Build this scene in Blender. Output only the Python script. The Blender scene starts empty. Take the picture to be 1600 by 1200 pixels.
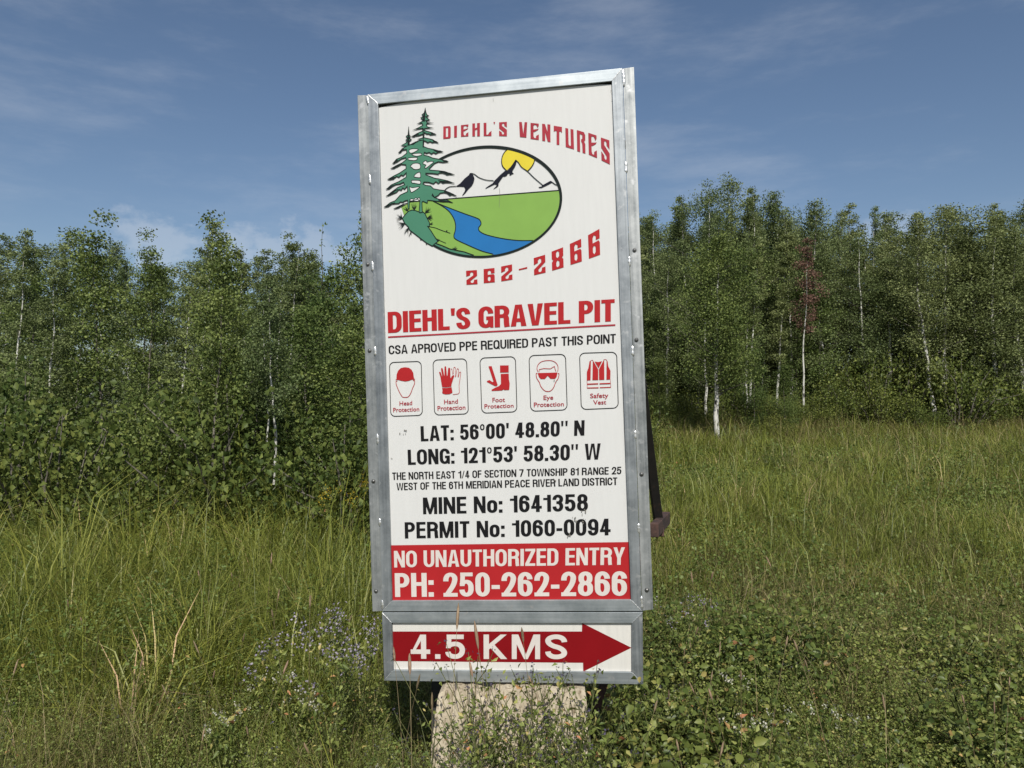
import bpy, bmesh, math, random
import numpy as np
from mathutils import Vector, Matrix, Euler
from mathutils.geometry import tessellate_polygon

# ------------------------------------------------------------------ camera, world, sun
SC = bpy.context.scene
COL = SC.collection
random.seed(7)
RNG = np.random.default_rng(11)
PI = math.pi

CAM_Z = 2.0
PITCH = math.atan((622 - 600) / 1200.0)
cd = bpy.data.cameras.new("Camera")
cd.sensor_width = 36.0
cd.lens = 27.0
cd.clip_end = 3000
cam = bpy.data.objects.new("Camera", cd)
cam.location = (0, 0, CAM_Z)
cam.rotation_euler = (PI / 2 + PITCH, 0, 0)
COL.objects.link(cam)
SC.camera = cam

SUN_DIR = Vector((0.06, -0.70, 0.71)).normalized()      # towards the sun
SUN_EL = math.asin(SUN_DIR.z)
SUN_ROT = math.atan2(SUN_DIR.x, SUN_DIR.y)
ld = bpy.data.lights.new("Sun", 'SUN')
ld.energy = 4.3
ld.angle = math.radians(0.53)
ld.color = (1.0, 0.96, 0.89)
sun = bpy.data.objects.new("Sun", ld)
sun.rotation_euler = (-SUN_DIR).to_track_quat('-Z', 'Y').to_euler()
COL.objects.link(sun)

W = bpy.data.worlds.new("World")
SC.world = W
W.use_nodes = True
wn, wl = W.node_tree.nodes, W.node_tree.links
wn.clear()
w_out = wn.new('ShaderNodeOutputWorld')
w_bg = wn.new('ShaderNodeBackground')
w_bg.inputs['Strength'].default_value = 0.085
sky = wn.new('ShaderNodeTexSky')
sky.sky_type = 'NISHITA'
sky.sun_disc = False
sky.sun_elevation = SUN_EL
sky.sun_rotation = SUN_ROT
sky.altitude = 600
sky.air_density = 1.0
sky.dust_density = 2.2
sky.ozone_density = 1.6
w_tc = wn.new('ShaderNodeTexCoord')
w_sep = wn.new('ShaderNodeSeparateXYZ')
wl.new(w_tc.outputs['Generated'], w_sep.inputs[0])

def w_math(op, a, b=None, clamp=False):
    n = wn.new('ShaderNodeMath'); n.operation = op; n.use_clamp = clamp
    for i, v in enumerate((a, b)):
        if v is None: continue
        if isinstance(v, (int, float)): n.inputs[i].default_value = v
        else: wl.new(v, n.inputs[i])
    return n.outputs[0]

def w_map(v, a, b, c=0.0, d=1.0):
    n = wn.new('ShaderNodeMapRange'); n.interpolation_type = 'SMOOTHSTEP'
    wl.new(v, n.inputs[0])
    for i, k in enumerate((a, b, c, d)): n.inputs[i + 1].default_value = k
    return n.outputs[0]

def w_noise(scale, sx, sz, detail, rough, loc=(0, 0, 0)):
    m = wn.new('ShaderNodeMapping'); m.inputs['Scale'].default_value = (sx, sx, sz)
    m.inputs['Location'].default_value = loc
    wl.new(w_tc.outputs['Generated'], m.inputs[0])
    n = wn.new('ShaderNodeTexNoise'); n.inputs['Scale'].default_value = scale
    n.inputs['Detail'].default_value = detail; n.inputs['Roughness'].default_value = rough
    wl.new(m.outputs[0], n.inputs['Vector'])
    return n.outputs['Fac']
# low puffy cumulus close to the tree tops and thin high wisps
pn = w_noise(26, 1.0, 1.5, 5, 0.6)
puff = None
for cx_, cy_, rad in ((432, 384, .058), (488, 392, .042), (372, 396, .05), (535, 402, .035), (250, 380, .06), (1390, 370, .05)):
    cdir = (Matrix.Rotation(PITCH, 3, 'X') @ Vector(((cx_ - 800) / 1200, 1, -(cy_ - 600) / 1200))).normalized()
    sb = wn.new('ShaderNodeVectorMath'); sb.operation = 'SUBTRACT'; wl.new(w_tc.outputs['Generated'], sb.inputs[0]); sb.inputs[1].default_value = cdir
    ml_ = wn.new('ShaderNodeVectorMath'); ml_.operation = 'MULTIPLY'; wl.new(sb.outputs[0], ml_.inputs[0]); ml_.inputs[1].default_value = (1, 1, 1.5)
    ln_ = wn.new('ShaderNodeVectorMath'); ln_.operation = 'LENGTH'; wl.new(ml_.outputs[0], ln_.inputs[0])
    dd = w_math('ADD', w_math('DIVIDE', ln_.outputs['Value'], rad), w_math('MULTIPLY', w_math('SUBTRACT', pn, 0.5), 2.6))
    m_ = w_map(dd, 1.05, 0.35)
    puff = m_ if puff is None else w_math('MAXIMUM', puff, m_)
puff = w_math('MULTIPLY', puff, 0.26)
wisp = w_map(w_noise(3.2, 1.0, 4.0, 9, 0.62, (1.3, 0.4, 0.0)), 0.46, 0.78)
wisp = w_math('MULTIPLY', w_math('MULTIPLY', wisp, w_map(w_sep.outputs[2], 0.12, 0.24)), 0.19)
cl = w_math('MAXIMUM', puff, wisp)
w_mix = wn.new('ShaderNodeMixRGB')
w_hs = wn.new('ShaderNodeHueSaturation'); w_hs.inputs['Saturation'].default_value = 1.03
wl.new(sky.outputs[0], w_hs.inputs['Color'])
wl.new(cl, w_mix.inputs[0]); wl.new(w_hs.outputs[0], w_mix.inputs[1])
w_mix.inputs[2].default_value = (8.0, 8.3, 8.8, 1)
wl.new(w_mix.outputs[0], w_bg.inputs['Color'])
wl.new(w_bg.outputs[0], w_out.inputs['Surface'])

SC.view_settings.view_transform = 'Standard'
SC.view_settings.look = 'None'
SC.view_settings.exposure = 0.12
SC.view_settings.gamma = 1.0
SC.render.engine = 'CYCLES'
SC.cycles.max_bounces = 6
SC.cycles.diffuse_bounces = 3
SC.cycles.glossy_bounces = 2
SC.cycles.transmission_bounces = 3
SC.cycles.transparent_max_bounces = 4

# ------------------------------------------------------------------ helpers
def tag(o, label=None, cat=None, group=None, kind=None):
    if label: o['label'] = label
    if cat: o['category'] = cat
    if group: o['group'] = group
    if kind: o['kind'] = kind
    return o

def empty(name, loc=(0, 0, 0), rot=(0, 0, 0)):
    o = bpy.data.objects.new(name, None)
    o.empty_display_size = 0.2
    o.location = loc; o.rotation_euler = rot
    COL.objects.link(o)
    return o

def link(name, me, mat=None, parent=None):
    o = bpy.data.objects.new(name, me)
    if mat is not None and not me.materials: me.materials.append(mat)
    if parent is not None: o.parent = parent
    COL.objects.link(o)
    return o

def tri_mesh(name, v, f, tint=None, smooth=False, mats=None, midx=None):
    """v (N,3) float, f (M,3) int arrays -> mesh; tint: one random value per face"""
    v = np.asarray(v, np.float32); f = np.asarray(f, np.int32)
    k = f.shape[1]
    me = bpy.data.meshes.new(name)
    me.vertices.add(len(v)); me.vertices.foreach_set('co', v.ravel())
    me.loops.add(f.size); me.loops.foreach_set('vertex_index', f.ravel())
    me.polygons.add(len(f))
    me.polygons.foreach_set('loop_start', np.arange(0, f.size, k, dtype=np.int32))
    me.polygons.foreach_set('loop_total', np.full(len(f), k, np.int32))
    if smooth: me.polygons.foreach_set('use_smooth', np.ones(len(f), bool))
    if mats:
        for m in mats: me.materials.append(m)
        if midx is not None: me.polygons.foreach_set('material_index', np.asarray(midx, np.int32))
    if tint is not None:
        at = me.attributes.new('tint', 'FLOAT', 'FACE')
        at.data.foreach_set('value', np.asarray(tint, np.float32))
    me.update(calc_edges=True)
    return me

def ground_z(x, y):
    x = np.asarray(x, float); y = np.asarray(y, float)
    s = np.clip((y - 4.0) / 20.0, 0, 1); s = s * s * (3 - 2 * s)
    far = np.clip((y - 30.0) / 120.0, 0, 1)
    r_ = np.clip((y - 23.0) / 12.0, 0, 1)
    z = 0.42 * s + 2.0 * far * far + 0.75 * r_ * r_ * (3 - 2 * r_) * np.clip((x + 6) / 8, 0, 1)
    z = z + 0.05 * np.sin(x * 0.9 + 0.4 * y) * np.clip((y - 4.5) / 4, 0, 1) + 0.06 * np.sin(x * 0.31 - y * 0.5)
    z = z - 0.02
    return z

# ------------------------------------------------------------------ materials
def new_mat(name):
    m = bpy.data.materials.new(name); m.use_nodes = True
    n, l = m.node_tree.nodes, m.node_tree.links
    return m, n, l, n['Principled BSDF']

def nd(n, kind, **kw):
    x = n.new(kind)
    for k, v in kw.items(): setattr(x, k, v)
    return x

def ramp(n, stops):
    r = n.new('ShaderNodeValToRGB')
    e = r.color_ramp.elements
    while len(e) < len(stops): e.new(0.5)
    for k, (p, c) in enumerate(stops):
        e[k].position = p; e[k].color = (*c, 1)
    return r

def leaf_mat(name, stops, rough=0.45, trans=0.3, spec=0.35):
    m, n, l, b = new_mat(name)
    at = nd(n, 'ShaderNodeAttribute', attribute_name='tint')
    oi = n.new('ShaderNodeObjectInfo')
    r = ramp(n, stops)
    l.new(at.outputs['Fac'], r.inputs[0])
    hs = n.new('ShaderNodeHueSaturation')
    mr = n.new('ShaderNodeMapRange')
    l.new(oi.outputs['Random'], mr.inputs[0])
    mr.inputs[3].default_value = 0.82; mr.inputs[4].default_value = 1.18
    l.new(mr.outputs[0], hs.inputs['Value'])
    mr2 = n.new('ShaderNodeMapRange')
    l.new(oi.outputs['Random'], mr2.inputs[0])
    mr2.inputs[3].default_value = 0.515; mr2.inputs[4].default_value = 0.485
    l.new(mr2.outputs[0], hs.inputs['Hue'])
    l.new(r.outputs[0], hs.inputs['Color'])
    l.new(hs.outputs[0], b.inputs['Base Color'])
    b.inputs['Roughness'].default_value = rough
    b.inputs['Specular IOR Level'].default_value = spec
    t = n.new('ShaderNodeBsdfTranslucent')
    hs2 = n.new('ShaderNodeHueSaturation'); hs2.inputs['Value'].default_value = 1.15
    hs2.inputs['Hue'].default_value = 0.49
    l.new(hs.outputs[0], hs2.inputs['Color']); l.new(hs2.outputs[0], t.inputs['Color'])
    mx = n.new('ShaderNodeMixShader'); mx.inputs[0].default_value = trans
    l.new(b.outputs[0], mx.inputs[1]); l.new(t.outputs[0], mx.inputs[2])
    l.new(mx.outputs[0], n['Material Output'].inputs['Surface'])
    return m

def print_mat(name, col, rough=0.5, var=0.06):
    m, n, l, b = new_mat(name)
    tc = n.new('ShaderNodeTexCoord')
    no = nd(n, 'ShaderNodeTexNoise'); no.inputs['Scale'].default_value = 9; no.inputs['Detail'].default_value = 7
    l.new(tc.outputs['Object'], no.inputs['Vector'])
    r = ramp(n, [(0.3, tuple(c * (1 - var) for c in col)), (0.7, tuple(min(1, c * (1 + var * .4)) for c in col))])
    l.new(no.outputs['Fac'], r.inputs[0])
    l.new(r.outputs[0], b.inputs['Base Color'])
    b.inputs['Roughness'].default_value = rough
    b.inputs['Specular IOR Level'].default_value = 0.14
    return m

def white_panel_mat(name, col, streak=0.028):
    m, n, l, b = new_mat(name)
    tc = n.new('ShaderNodeTexCoord')
    mp = n.new('ShaderNodeMapping'); mp.inputs['Scale'].default_value = (14, 1, 1.2)
    l.new(tc.outputs['Object'], mp.inputs[0])
    no = n.new('ShaderNodeTexNoise'); no.inputs['Scale'].default_value = 3; no.inputs['Detail'].default_value = 9
    no.inputs['Roughness'].default_value = 0.7
    l.new(mp.outputs[0], no.inputs['Vector'])
    r = ramp(n, [(0.3, tuple(c * (1 - streak * 1.6) for c in col)), (0.65, col)])
    l.new(no.outputs['Fac'], r.inputs[0])
    # fine specks of grime
    n2 = n.new('ShaderNodeTexNoise'); n2.inputs['Scale'].default_value = 150; n2.inputs['Detail'].default_value = 3
    l.new(tc.outputs['Object'], n2.inputs['Vector'])
    r2 = ramp(n, [(0.70, (1, 1, 1)), (0.80, (0.72, 0.69, 0.62))])
    l.new(n2.outputs['Fac'], r2.inputs[0])
    mu = nd(n, 'ShaderNodeMixRGB', blend_type='MULTIPLY'); mu.inputs[0].default_value = 1
    l.new(r.outputs[0], mu.inputs[1]); l.new(r2.outputs[0], mu.inputs[2])
    l.new(mu.outputs[0], b.inputs['Base Color'])
    b.inputs['Roughness'].default_value = 0.4
    b.inputs['Specular IOR Level'].default_value = 0.3
    bp = n.new('ShaderNodeBump'); bp.inputs['Strength'].default_value = 0.05; bp.inputs['Distance'].default_value = 0.01
    n3 = n.new('ShaderNodeTexNoise'); n3.inputs['Scale'].default_value = 5
    l.new(tc.outputs['Object'], n3.inputs['Vector']); l.new(n3.outputs['Fac'], bp.inputs['Height'])
    l.new(bp.outputs[0], b.inputs['Normal'])
    return m

def alu_mat(name, axis, c0=(0.17, 0.187, 0.20), c1=(0.36, 0.385, 0.40), rough=0.45, metal=0.75):
    """weathered mill-finish aluminium, brushed along one axis"""
    m, n, l, b = new_mat(name)
    tc = n.new('ShaderNodeTexCoord')
    mp = n.new('ShaderNodeMapping')
    sc = [70, 70, 70]; sc[axis] = 1.5
    mp.inputs['Scale'].default_value = sc
    l.new(tc.outputs['Object'], mp.inputs[0])
    no = n.new('ShaderNodeTexNoise'); no.inputs['Scale'].default_value = 1.0; no.inputs['Detail'].default_value = 6
    l.new(mp.outputs[0], no.inputs['Vector'])
    n2 = n.new('ShaderNodeTexNoise'); n2.inputs['Scale'].default_value = 7; n2.inputs['Detail'].default_value = 8
    n2.inputs['Roughness'].default_value = 0.72
    l.new(tc.outputs['Object'], n2.inputs['Vector'])
    mixf = n.new('ShaderNodeMath'); mixf.operation = 'ADD'
    s1 = n.new('ShaderNodeMath'); s1.operation = 'MULTIPLY'; s1.inputs[1].default_value = 0.45
    s2 = n.new('ShaderNodeMath'); s2.operation = 'MULTIPLY'; s2.inputs[1].default_value = 0.55
    l.new(no.outputs['Fac'], s1.inputs[0]); l.new(n2.outputs['Fac'], s2.inputs[0])
    l.new(s1.outputs[0], mixf.inputs[0]); l.new(s2.outputs[0], mixf.inputs[1])
    r = ramp(n, [(0.36, c0), (0.60, c1)])
    l.new(mixf.outputs[0], r.inputs[0])
    # pale oxide blotches
    n4 = n.new('ShaderNodeTexNoise'); n4.inputs['Scale'].default_value = 22; n4.inputs['Detail'].default_value = 5
    l.new(tc.outputs['Object'], n4.inputs['Vector'])
    r4 = ramp(n, [(0.60, (0, 0, 0)), (0.70, (1, 1, 1))])
    l.new(n4.outputs['Fac'], r4.inputs[0])
    mxc = nd(n, 'ShaderNodeMixRGB'); mxc.inputs[2].default_value = (0.46, 0.47, 0.47, 1)
    l.new(r4.outputs[0], mxc.inputs[0]); l.new(r.outputs[0], mxc.inputs[1])
    l.new(mxc.outputs[0], b.inputs['Base Color'])
    b.inputs['Metallic'].default_value = metal
    rr = n.new('ShaderNodeMapRange'); rr.inputs[3].default_value = rough - 0.1; rr.inputs[4].default_value = rough + 0.15
    l.new(n2.outputs['Fac'], rr.inputs[0]); l.new(rr.outputs[0], b.inputs['Roughness'])
    bp = n.new('ShaderNodeBump'); bp.inputs['Strength'].default_value = 0.12; bp.inputs['Distance'].default_value = 0.002
    l.new(mixf.outputs[0], bp.inputs['Height']); l.new(bp.outputs[0], b.inputs['Normal'])
    return m

def noisy_mat(name, stops, scale=6, detail=8, rough=0.85, bump=0.3, dist=0.01, stretch=(1, 1, 1), metal=0.0, nrough=0.65):
    m, n, l, b = new_mat(name)
    tc = n.new('ShaderNodeTexCoord')
    mp = n.new('ShaderNodeMapping'); mp.inputs['Scale'].default_value = stretch
    l.new(tc.outputs['Object'], mp.inputs[0])
    no = n.new('ShaderNodeTexNoise'); no.inputs['Scale'].default_value = scale; no.inputs['Detail'].default_value = detail
    no.inputs['Roughness'].default_value = nrough
    l.new(mp.outputs[0], no.inputs['Vector'])
    r = ramp(n, stops); l.new(no.outputs['Fac'], r.inputs[0])
    l.new(r.outputs[0], b.inputs['Base Color'])
    b.inputs['Roughness'].default_value = rough; b.inputs['Metallic'].default_value = metal
    bp = n.new('ShaderNodeBump'); bp.inputs['Strength'].default_value = bump; bp.inputs['Distance'].default_value = dist
    l.new(no.outputs['Fac'], bp.inputs['Height']); l.new(bp.outputs[0], b.inputs['Normal'])
    return m

M = {}
M['panel'] = white_panel_mat('sign_white', (0.60, 0.602, 0.588))
M['panel2'] = white_panel_mat('arrow_white', (0.63, 0.615, 0.57), 0.07)
M['red'] = print_mat('print_red', (0.37, 0.018, 0.021))
M['red_fade'] = print_mat('print_red_faded', (0.34, 0.030, 0.045), var=0.12)
M['red_deep'] = print_mat('print_red_deep', (0.20, 0.005, 0.008), rough=0.45)
M['black'] = print_mat('print_black', (0.008, 0.008, 0.009), rough=0.6)
M['line'] = print_mat('print_outline', (0.006, 0.012, 0.011), rough=0.6)
M['dgreen'] = print_mat('print_dark_green', (0.060, 0.195, 0.125))
M['lgreen'] = print_mat('print_light_green', (0.20, 0.355, 0.075))
M['blue'] = print_mat('print_blue', (0.018, 0.145, 0.38))
M['yellow'] = print_mat('print_yellow', (0.63, 0.52, 0.042))
M['navy'] = print_mat('print_navy', (0.006, 0.007, 0.016), rough=0.6)
M['white'] = print_mat('print_white', (0.60, 0.602, 0.588))
M['white_w'] = print_mat('print_white_warm', (0.60, 0.555, 0.515))
M['alu_v'] = alu_mat('aluminium_upright', 2)
M['alu_h'] = alu_mat('aluminium_cross', 0, (0.28, 0.315, 0.335), (0.46, 0.495, 0.51))
M['flange'] = alu_mat('aluminium_flange', 2, (0.18, 0.195, 0.20), (0.42, 0.435, 0.43), 0.5)
M['weld'] = noisy_mat('weld_metal', [(0.35, (0.55, 0.55, 0.54)), (0.6, (0.86, 0.86, 0.84))], 160, 3, 0.35, 0.6, 0.002, metal=0.8)
M['bolt'] = noisy_mat('bolt_metal', [(0.35, (0.10, 0.10, 0.10)), (0.6, (0.22, 0.22, 0.21))], 90, 3, 0.4, 0.3, 0.001, metal=0.8)
M['back'] = noisy_mat('backing_dark', [(0.35, (0.02, 0.021, 0.02)), (0.6, (0.035, 0.036, 0.034))], 9, 5, 0.8, 0.2)
M['rust'] = noisy_mat('rusty_steel', [(0.32, (0.022, 0.014, 0.012)), (0.5, (0.055, 0.030, 0.024)), (0.68, (0.12, 0.062, 0.046))], 16, 9, 0.85, 0.4, 0.004)
M['brace_dark'] = noisy_mat('near_black_steel', [(0.35, (0.010, 0.009, 0.009)), (0.6, (0.016, 0.014, 0.013)), (0.72, (0.05, 0.028, 0.02))], 18, 7, 0.6, 0.2, 0.002)  # brace steel: near black with sparse brown flecks
M['concrete'] = None

def concrete_mat():
    m, n, l, b = new_mat('weathered_concrete')
    tc = n.new('ShaderNodeTexCoord')
    n1 = n.new('ShaderNodeTexNoise'); n1.inputs['Scale'].default_value = 5; n1.inputs['Detail'].default_value = 9; n1.inputs['Roughness'].default_value = 0.7
    mp = n.new('ShaderNodeMapping'); mp.inputs['Scale'].default_value = (2.2, 1, 0.7)
    l.new(tc.outputs['Object'], mp.inputs[0]); l.new(mp.outputs[0], n1.inputs['Vector'])
    r1 = ramp(n, [(0.30, (0.30, 0.245, 0.165)), (0.50, (0.46, 0.395, 0.285)), (0.70, (0.58, 0.51, 0.39))])
    l.new(n1.outputs['Fac'], r1.inputs[0])
    mp2 = n.new('ShaderNodeMapping'); mp2.inputs['Scale'].default_value = (46, 30, 13)
    l.new(tc.outputs['Object'], mp2.inputs[0])
    n2 = n.new('ShaderNodeTexNoise'); n2.inputs['Scale'].default_value = 1.6; n2.inputs['Detail'].default_value = 7; n2.inputs['Roughness'].default_value = 0.7
    l.new(mp2.outputs[0], n2.inputs['Vector'])
    r2 = ramp(n, [(0.36, (0.26, 0.22, 0.16)), (0.50, (1, 1, 1))])
    l.new(n2.outputs['Fac'], r2.inputs[0])
    mu = nd(n, 'ShaderNodeMixRGB', blend_type='MULTIPLY'); mu.inputs[0].default_value = 0.9
    l.new(r1.outputs[0], mu.inputs[1]); l.new(r2.outputs[0], mu.inputs[2])
    l.new(mu.outputs[0], b.inputs['Base Color'])
    b.inputs['Roughness'].default_value = 0.92
    bp = n.new('ShaderNodeBump'); bp.inputs['Strength'].default_value = 0.5; bp.inputs['Distance'].default_value = 0.006
    l.new(n2.outputs['Fac'], bp.inputs['Height']); l.new(bp.outputs[0], b.inputs['Normal'])
    return m
M['concrete'] = concrete_mat()

def bark_mat():
    m, n, l, b = new_mat('aspen_bark')
    tc = n.new('ShaderNodeTexCoord')
    mp = n.new('ShaderNodeMapping'); mp.inputs['Scale'].default_value = (9, 9, 3.2)
    l.new(tc.outputs['Object'], mp.inputs[0])
    n1 = n.new('ShaderNodeTexNoise'); n1.inputs['Scale'].default_value = 1.0; n1.inputs['Detail'].default_value = 5; n1.inputs['Roughness'].default_value = 0.6
    l.new(mp.outputs[0], n1.inputs['Vector'])
    r1 = ramp(n, [(0.40, (0.035, 0.032, 0.028)), (0.46, (0.46, 0.45, 0.40)), (0.7, (0.64, 0.635, 0.58))])
    l.new(n1.outputs['Fac'], r1.inputs[0]); l.new(r1.outputs[0], b.inputs['Base Color'])
    b.inputs['Roughness'].default_value = 0.8
    return m
M['bark'] = bark_mat()
M['bark_d'] = noisy_mat('grey_bark', [(0.35, (0.07, 0.06, 0.045)), (0.65, (0.20, 0.185, 0.15))], 14, 6, 0.9, 0.4, 0.01, (1, 1, .3))
M['aspen'] = leaf_mat('aspen_leaves', [(0.0, (0.080, 0.106, 0.039)), (0.5, (0.148, 0.188, 0.067)), (0.93, (0.229, 0.271, 0.112)), (1.0, (0.279, 0.331, 0.137))], 0.5, 0.30, 0.2)
M['poplar'] = leaf_mat('poplar_leaves', [(0.0, (0.053, 0.085, 0.023)), (0.5, (0.109, 0.155, 0.041)), (0.86, (0.179, 0.227, 0.068)), (1.0, (0.218, 0.277, 0.083))], 0.5, 0.30, 0.2)
M['rustleaf'] = leaf_mat('rusty_dead_leaves', [(0.0, (0.075, 0.050, 0.035)), (0.6, (0.15, 0.088, 0.060)), (1.0, (0.22, 0.14, 0.095))], 0.7, 0.2, 0.2)
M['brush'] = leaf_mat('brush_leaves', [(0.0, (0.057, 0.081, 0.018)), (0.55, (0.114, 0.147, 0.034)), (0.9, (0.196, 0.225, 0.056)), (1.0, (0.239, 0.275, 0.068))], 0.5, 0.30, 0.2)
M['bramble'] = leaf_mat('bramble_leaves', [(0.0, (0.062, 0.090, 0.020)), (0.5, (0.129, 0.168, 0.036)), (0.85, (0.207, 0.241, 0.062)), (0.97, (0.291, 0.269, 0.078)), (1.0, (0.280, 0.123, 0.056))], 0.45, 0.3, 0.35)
M['thicket'] = leaf_mat('shaded_brush_leaves', [(0.0, (0.043, 0.068, 0.017)), (0.5, (0.090, 0.127, 0.030)), (0.85, (0.152, 0.186, 0.047)), (1.0, (0.185, 0.227, 0.057))], 0.5, 0.30, 0.2)  # brush leaves made darker, the left belt's shade put into the colour
M['grass'] = leaf_mat('green_grass', [(0.0, (0.096, 0.120, 0.021)), (0.4, (0.212, 0.246, 0.041)), (0.75, (0.329, 0.337, 0.074)), (0.92, (0.509, 0.429, 0.174)), (1.0, (0.723, 0.502, 0.288))], 0.45, 0.38, 0.4)
M['drygrass'] = leaf_mat('dry_grass', [(0.0, (0.102, 0.096, 0.031)), (0.45, (0.192, 0.174, 0.060)), (0.8, (0.300, 0.246, 0.108)), (1.0, (0.432, 0.336, 0.192))], 0.6, 0.3, 0.25)
M['weed'] = leaf_mat('weed_leaves', [(0.0, (0.076, 0.109, 0.023)), (0.5, (0.164, 0.212, 0.049)), (0.88, (0.276, 0.310, 0.089)), (0.97, (0.467, 0.400, 0.140)), (1.0, (0.508, 0.221, 0.109))], 0.5, 0.28, 0.3)
M['stem'] = leaf_mat('stem_green', [(0.0, (0.091, 0.111, 0.033)), (1.0, (0.156, 0.156, 0.065))], 0.6, 0.1, 0.2)
M['straw'] = leaf_mat('straw', [(0.0, (0.20, 0.165, 0.085)), (1.0, (0.36, 0.27, 0.16))], 0.7, 0.2, 0.2)
M['seed'] = leaf_mat('seed_head', [(0.0, (0.20, 0.14, 0.09)), (1.0, (0.38, 0.28, 0.18))], 0.8, 0.2, 0.1)
M['aster'] = leaf_mat('aster_petals', [(0.0, (0.24, 0.21, 0.29)), (0.6, (0.36, 0.32, 0.40)), (1.0, (0.46, 0.41, 0.42))], 0.7, 0.25, 0.1)
M['alfalfa'] = leaf_mat('dark_purple_flower', [(0.0, (0.045, 0.04, 0.06)), (1.0, (0.11, 0.095, 0.14))], 0.7, 0.2, 0.1)
M['clover'] = leaf_mat('white_clover_flower', [(0.0, (0.40, 0.40, 0.30)), (1.0, (0.62, 0.60, 0.50))], 0.7, 0.25, 0.1)
M['gold'] = leaf_mat('goldenrod_flower', [(0.0, (0.45, 0.28, 0.02)), (1.0, (0.62, 0.42, 0.05))], 0.7, 0.25, 0.1)

def soil_mat():
    m, n, l, b = new_mat('meadow_soil')
    tc = n.new('ShaderNodeTexCoord')
    n1 = n.new('ShaderNodeTexNoise'); n1.inputs['Scale'].default_value = 3.5; n1.inputs['Detail'].default_value = 10; n1.inputs['Roughness'].default_value = 0.75
    l.new(tc.outputs['Object'], n1.inputs['Vector'])
    r = ramp(n, [(0.3, (0.022, 0.024, 0.010)), (0.5, (0.045, 0.052, 0.016)), (0.7, (0.080, 0.078, 0.028))])
    l.new(n1.outputs['Fac'], r.inputs[0]); l.new(r.outputs[0], b.inputs['Base Color'])
    b.inputs['Roughness'].default_value = 0.95
    return m
M['soil'] = soil_mat()

# ------------------------------------------------------------------ ground
def build_ground():
    xs = np.concatenate([[-600, -300, -150, -90], np.linspace(-60, 60, 121), [90, 150, 300, 600]])
    ys = np.concatenate([[-60, -20, -6], np.linspace(0, 60, 91), [70, 85, 110, 150, 220, 400, 900]])
    X, Y = np.meshgrid(xs, ys)
    v = np.stack([X, Y, ground_z(X, Y)], -1).reshape(-1, 3)
    nx = len(xs); i = np.arange(len(ys) - 1)[:, None] * nx + np.arange(nx - 1)[None]
    i = i.ravel()
    f = np.stack([i, i + 1, i + nx + 1, i + nx], -1)
    o = link('ground', tri_mesh('ground', v, f, smooth=True), M['soil'])
    tag(o, kind='structure')
build_ground()

# ------------------------------------------------------------------ the sign: a local frame (u right, v up, w out of the face)
S_LOC = Vector((-0.0570053, 3.67903, 2.259313))
S_ROT = Euler((-0.003103467, -0.0355441, -0.1535294), 'XYZ')
S_MAT = Matrix.Translation(S_LOC) @ S_ROT.to_matrix().to_4x4()
S_INV = S_MAT.inverted()

def S(px, py, w=0.0):
    """measured point of the board's face -> board coordinates (u, v)"""
    d = Vector(((px - 800) / 1200, 1, -(py - 600) / 1200))
    d = Matrix.Rotation(PITCH, 3, 'X') @ d
    o = S_INV @ Vector((0, 0, CAM_Z)); e = S_INV.to_3x3() @ d
    t = (-w - o.y) / e.y
    p = o + e * t
    return (p.x, p.z)

def Z(ox, oy, sc):
    return lambda pts: [(ox + x / sc, oy + y / sc) for x, y in pts]

def uv(pts, w): return [S(x, y, w) for x, y in pts]

class Flat:
    """collects flat shapes printed on the board"""
    def __init__(s, w): s.v = []; s.f = []; s.w = w; s.k = 0
    def add(s, v2, faces):
        b = len(s.v); w = s.w + s.k * 0.00006
        s.v += [(x, -w, y) for x, y in v2]; s.f += [tuple(i + b for i in f) for f in faces]
        s.k = (s.k + 1) % 7
    def fill(s, loops):
        flat = [p for lp in loops for p in lp]
        tr = tessellate_polygon([[Vector((x, y, 0)) for x, y in lp] for lp in loops])
        out = []
        for t in tr:
            a, b, c = (flat[i] for i in t)
            ar = (b[0] - a[0]) * (c[1] - a[1]) - (b[1] - a[1]) * (c[0] - a[0])
            if abs(ar) < 1e-12: continue
            out.append(tuple(t) if ar > 0 else (t[0], t[2], t[1]))
        s.add(flat, out)
    def strip(s, L, R, closed=False):
        n = len(L); v = list(L) + list(R)
        fs = []
        for i in range(n if closed else n - 1):
            j = (i + 1) % n
            fs.append((i, n + i, n + j, j))
        s.add(v, fs)
    def line(s, pts, wid, closed=False, taper=None):
        L, R = offset(pts, [wid / 2 * (taper[i] if taper else 1) for i in range(len(pts))], closed)
        s.strip(L, R, closed)
    def build(s, name, mat, parent):
        me = bpy.data.meshes.new(name)
        me.from_pydata(s.v, [], s.f); me.update()
        return link(name, me, mat, parent)

def offset(pts, hw, closed=False):
    n = len(pts); L = []; R = []
    for i in range(n):
        p = Vector(pts[i])
        a = Vector(pts[i - 1]) if (i > 0 or closed) else None
        b = Vector(pts[(i + 1) % n]) if (i < n - 1 or closed) else None
        d1 = (p - a) if a is not None else (b - p)
        d2 = (b - p) if b is not None else d1
        d1 = d1.normalized() if d1.length > 1e-9 else d2.normalized()
        d2 = d2.normalized() if d2.length > 1e-9 else d1
        n1 = Vector((-d1.y, d1.x)); n2 = Vector((-d2.y, d2.x))
        m = n1 + n2
        if m.length < 1e-6: m = n1
        m.normalize()
        k = 1.0 / max(0.45, m.dot(n1))
        h = hw[i] if isinstance(hw, (list, tuple)) else hw
        L.append(tuple(p + m * h * k)); R.append(tuple(p - m * h * k))
    return L, R

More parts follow.
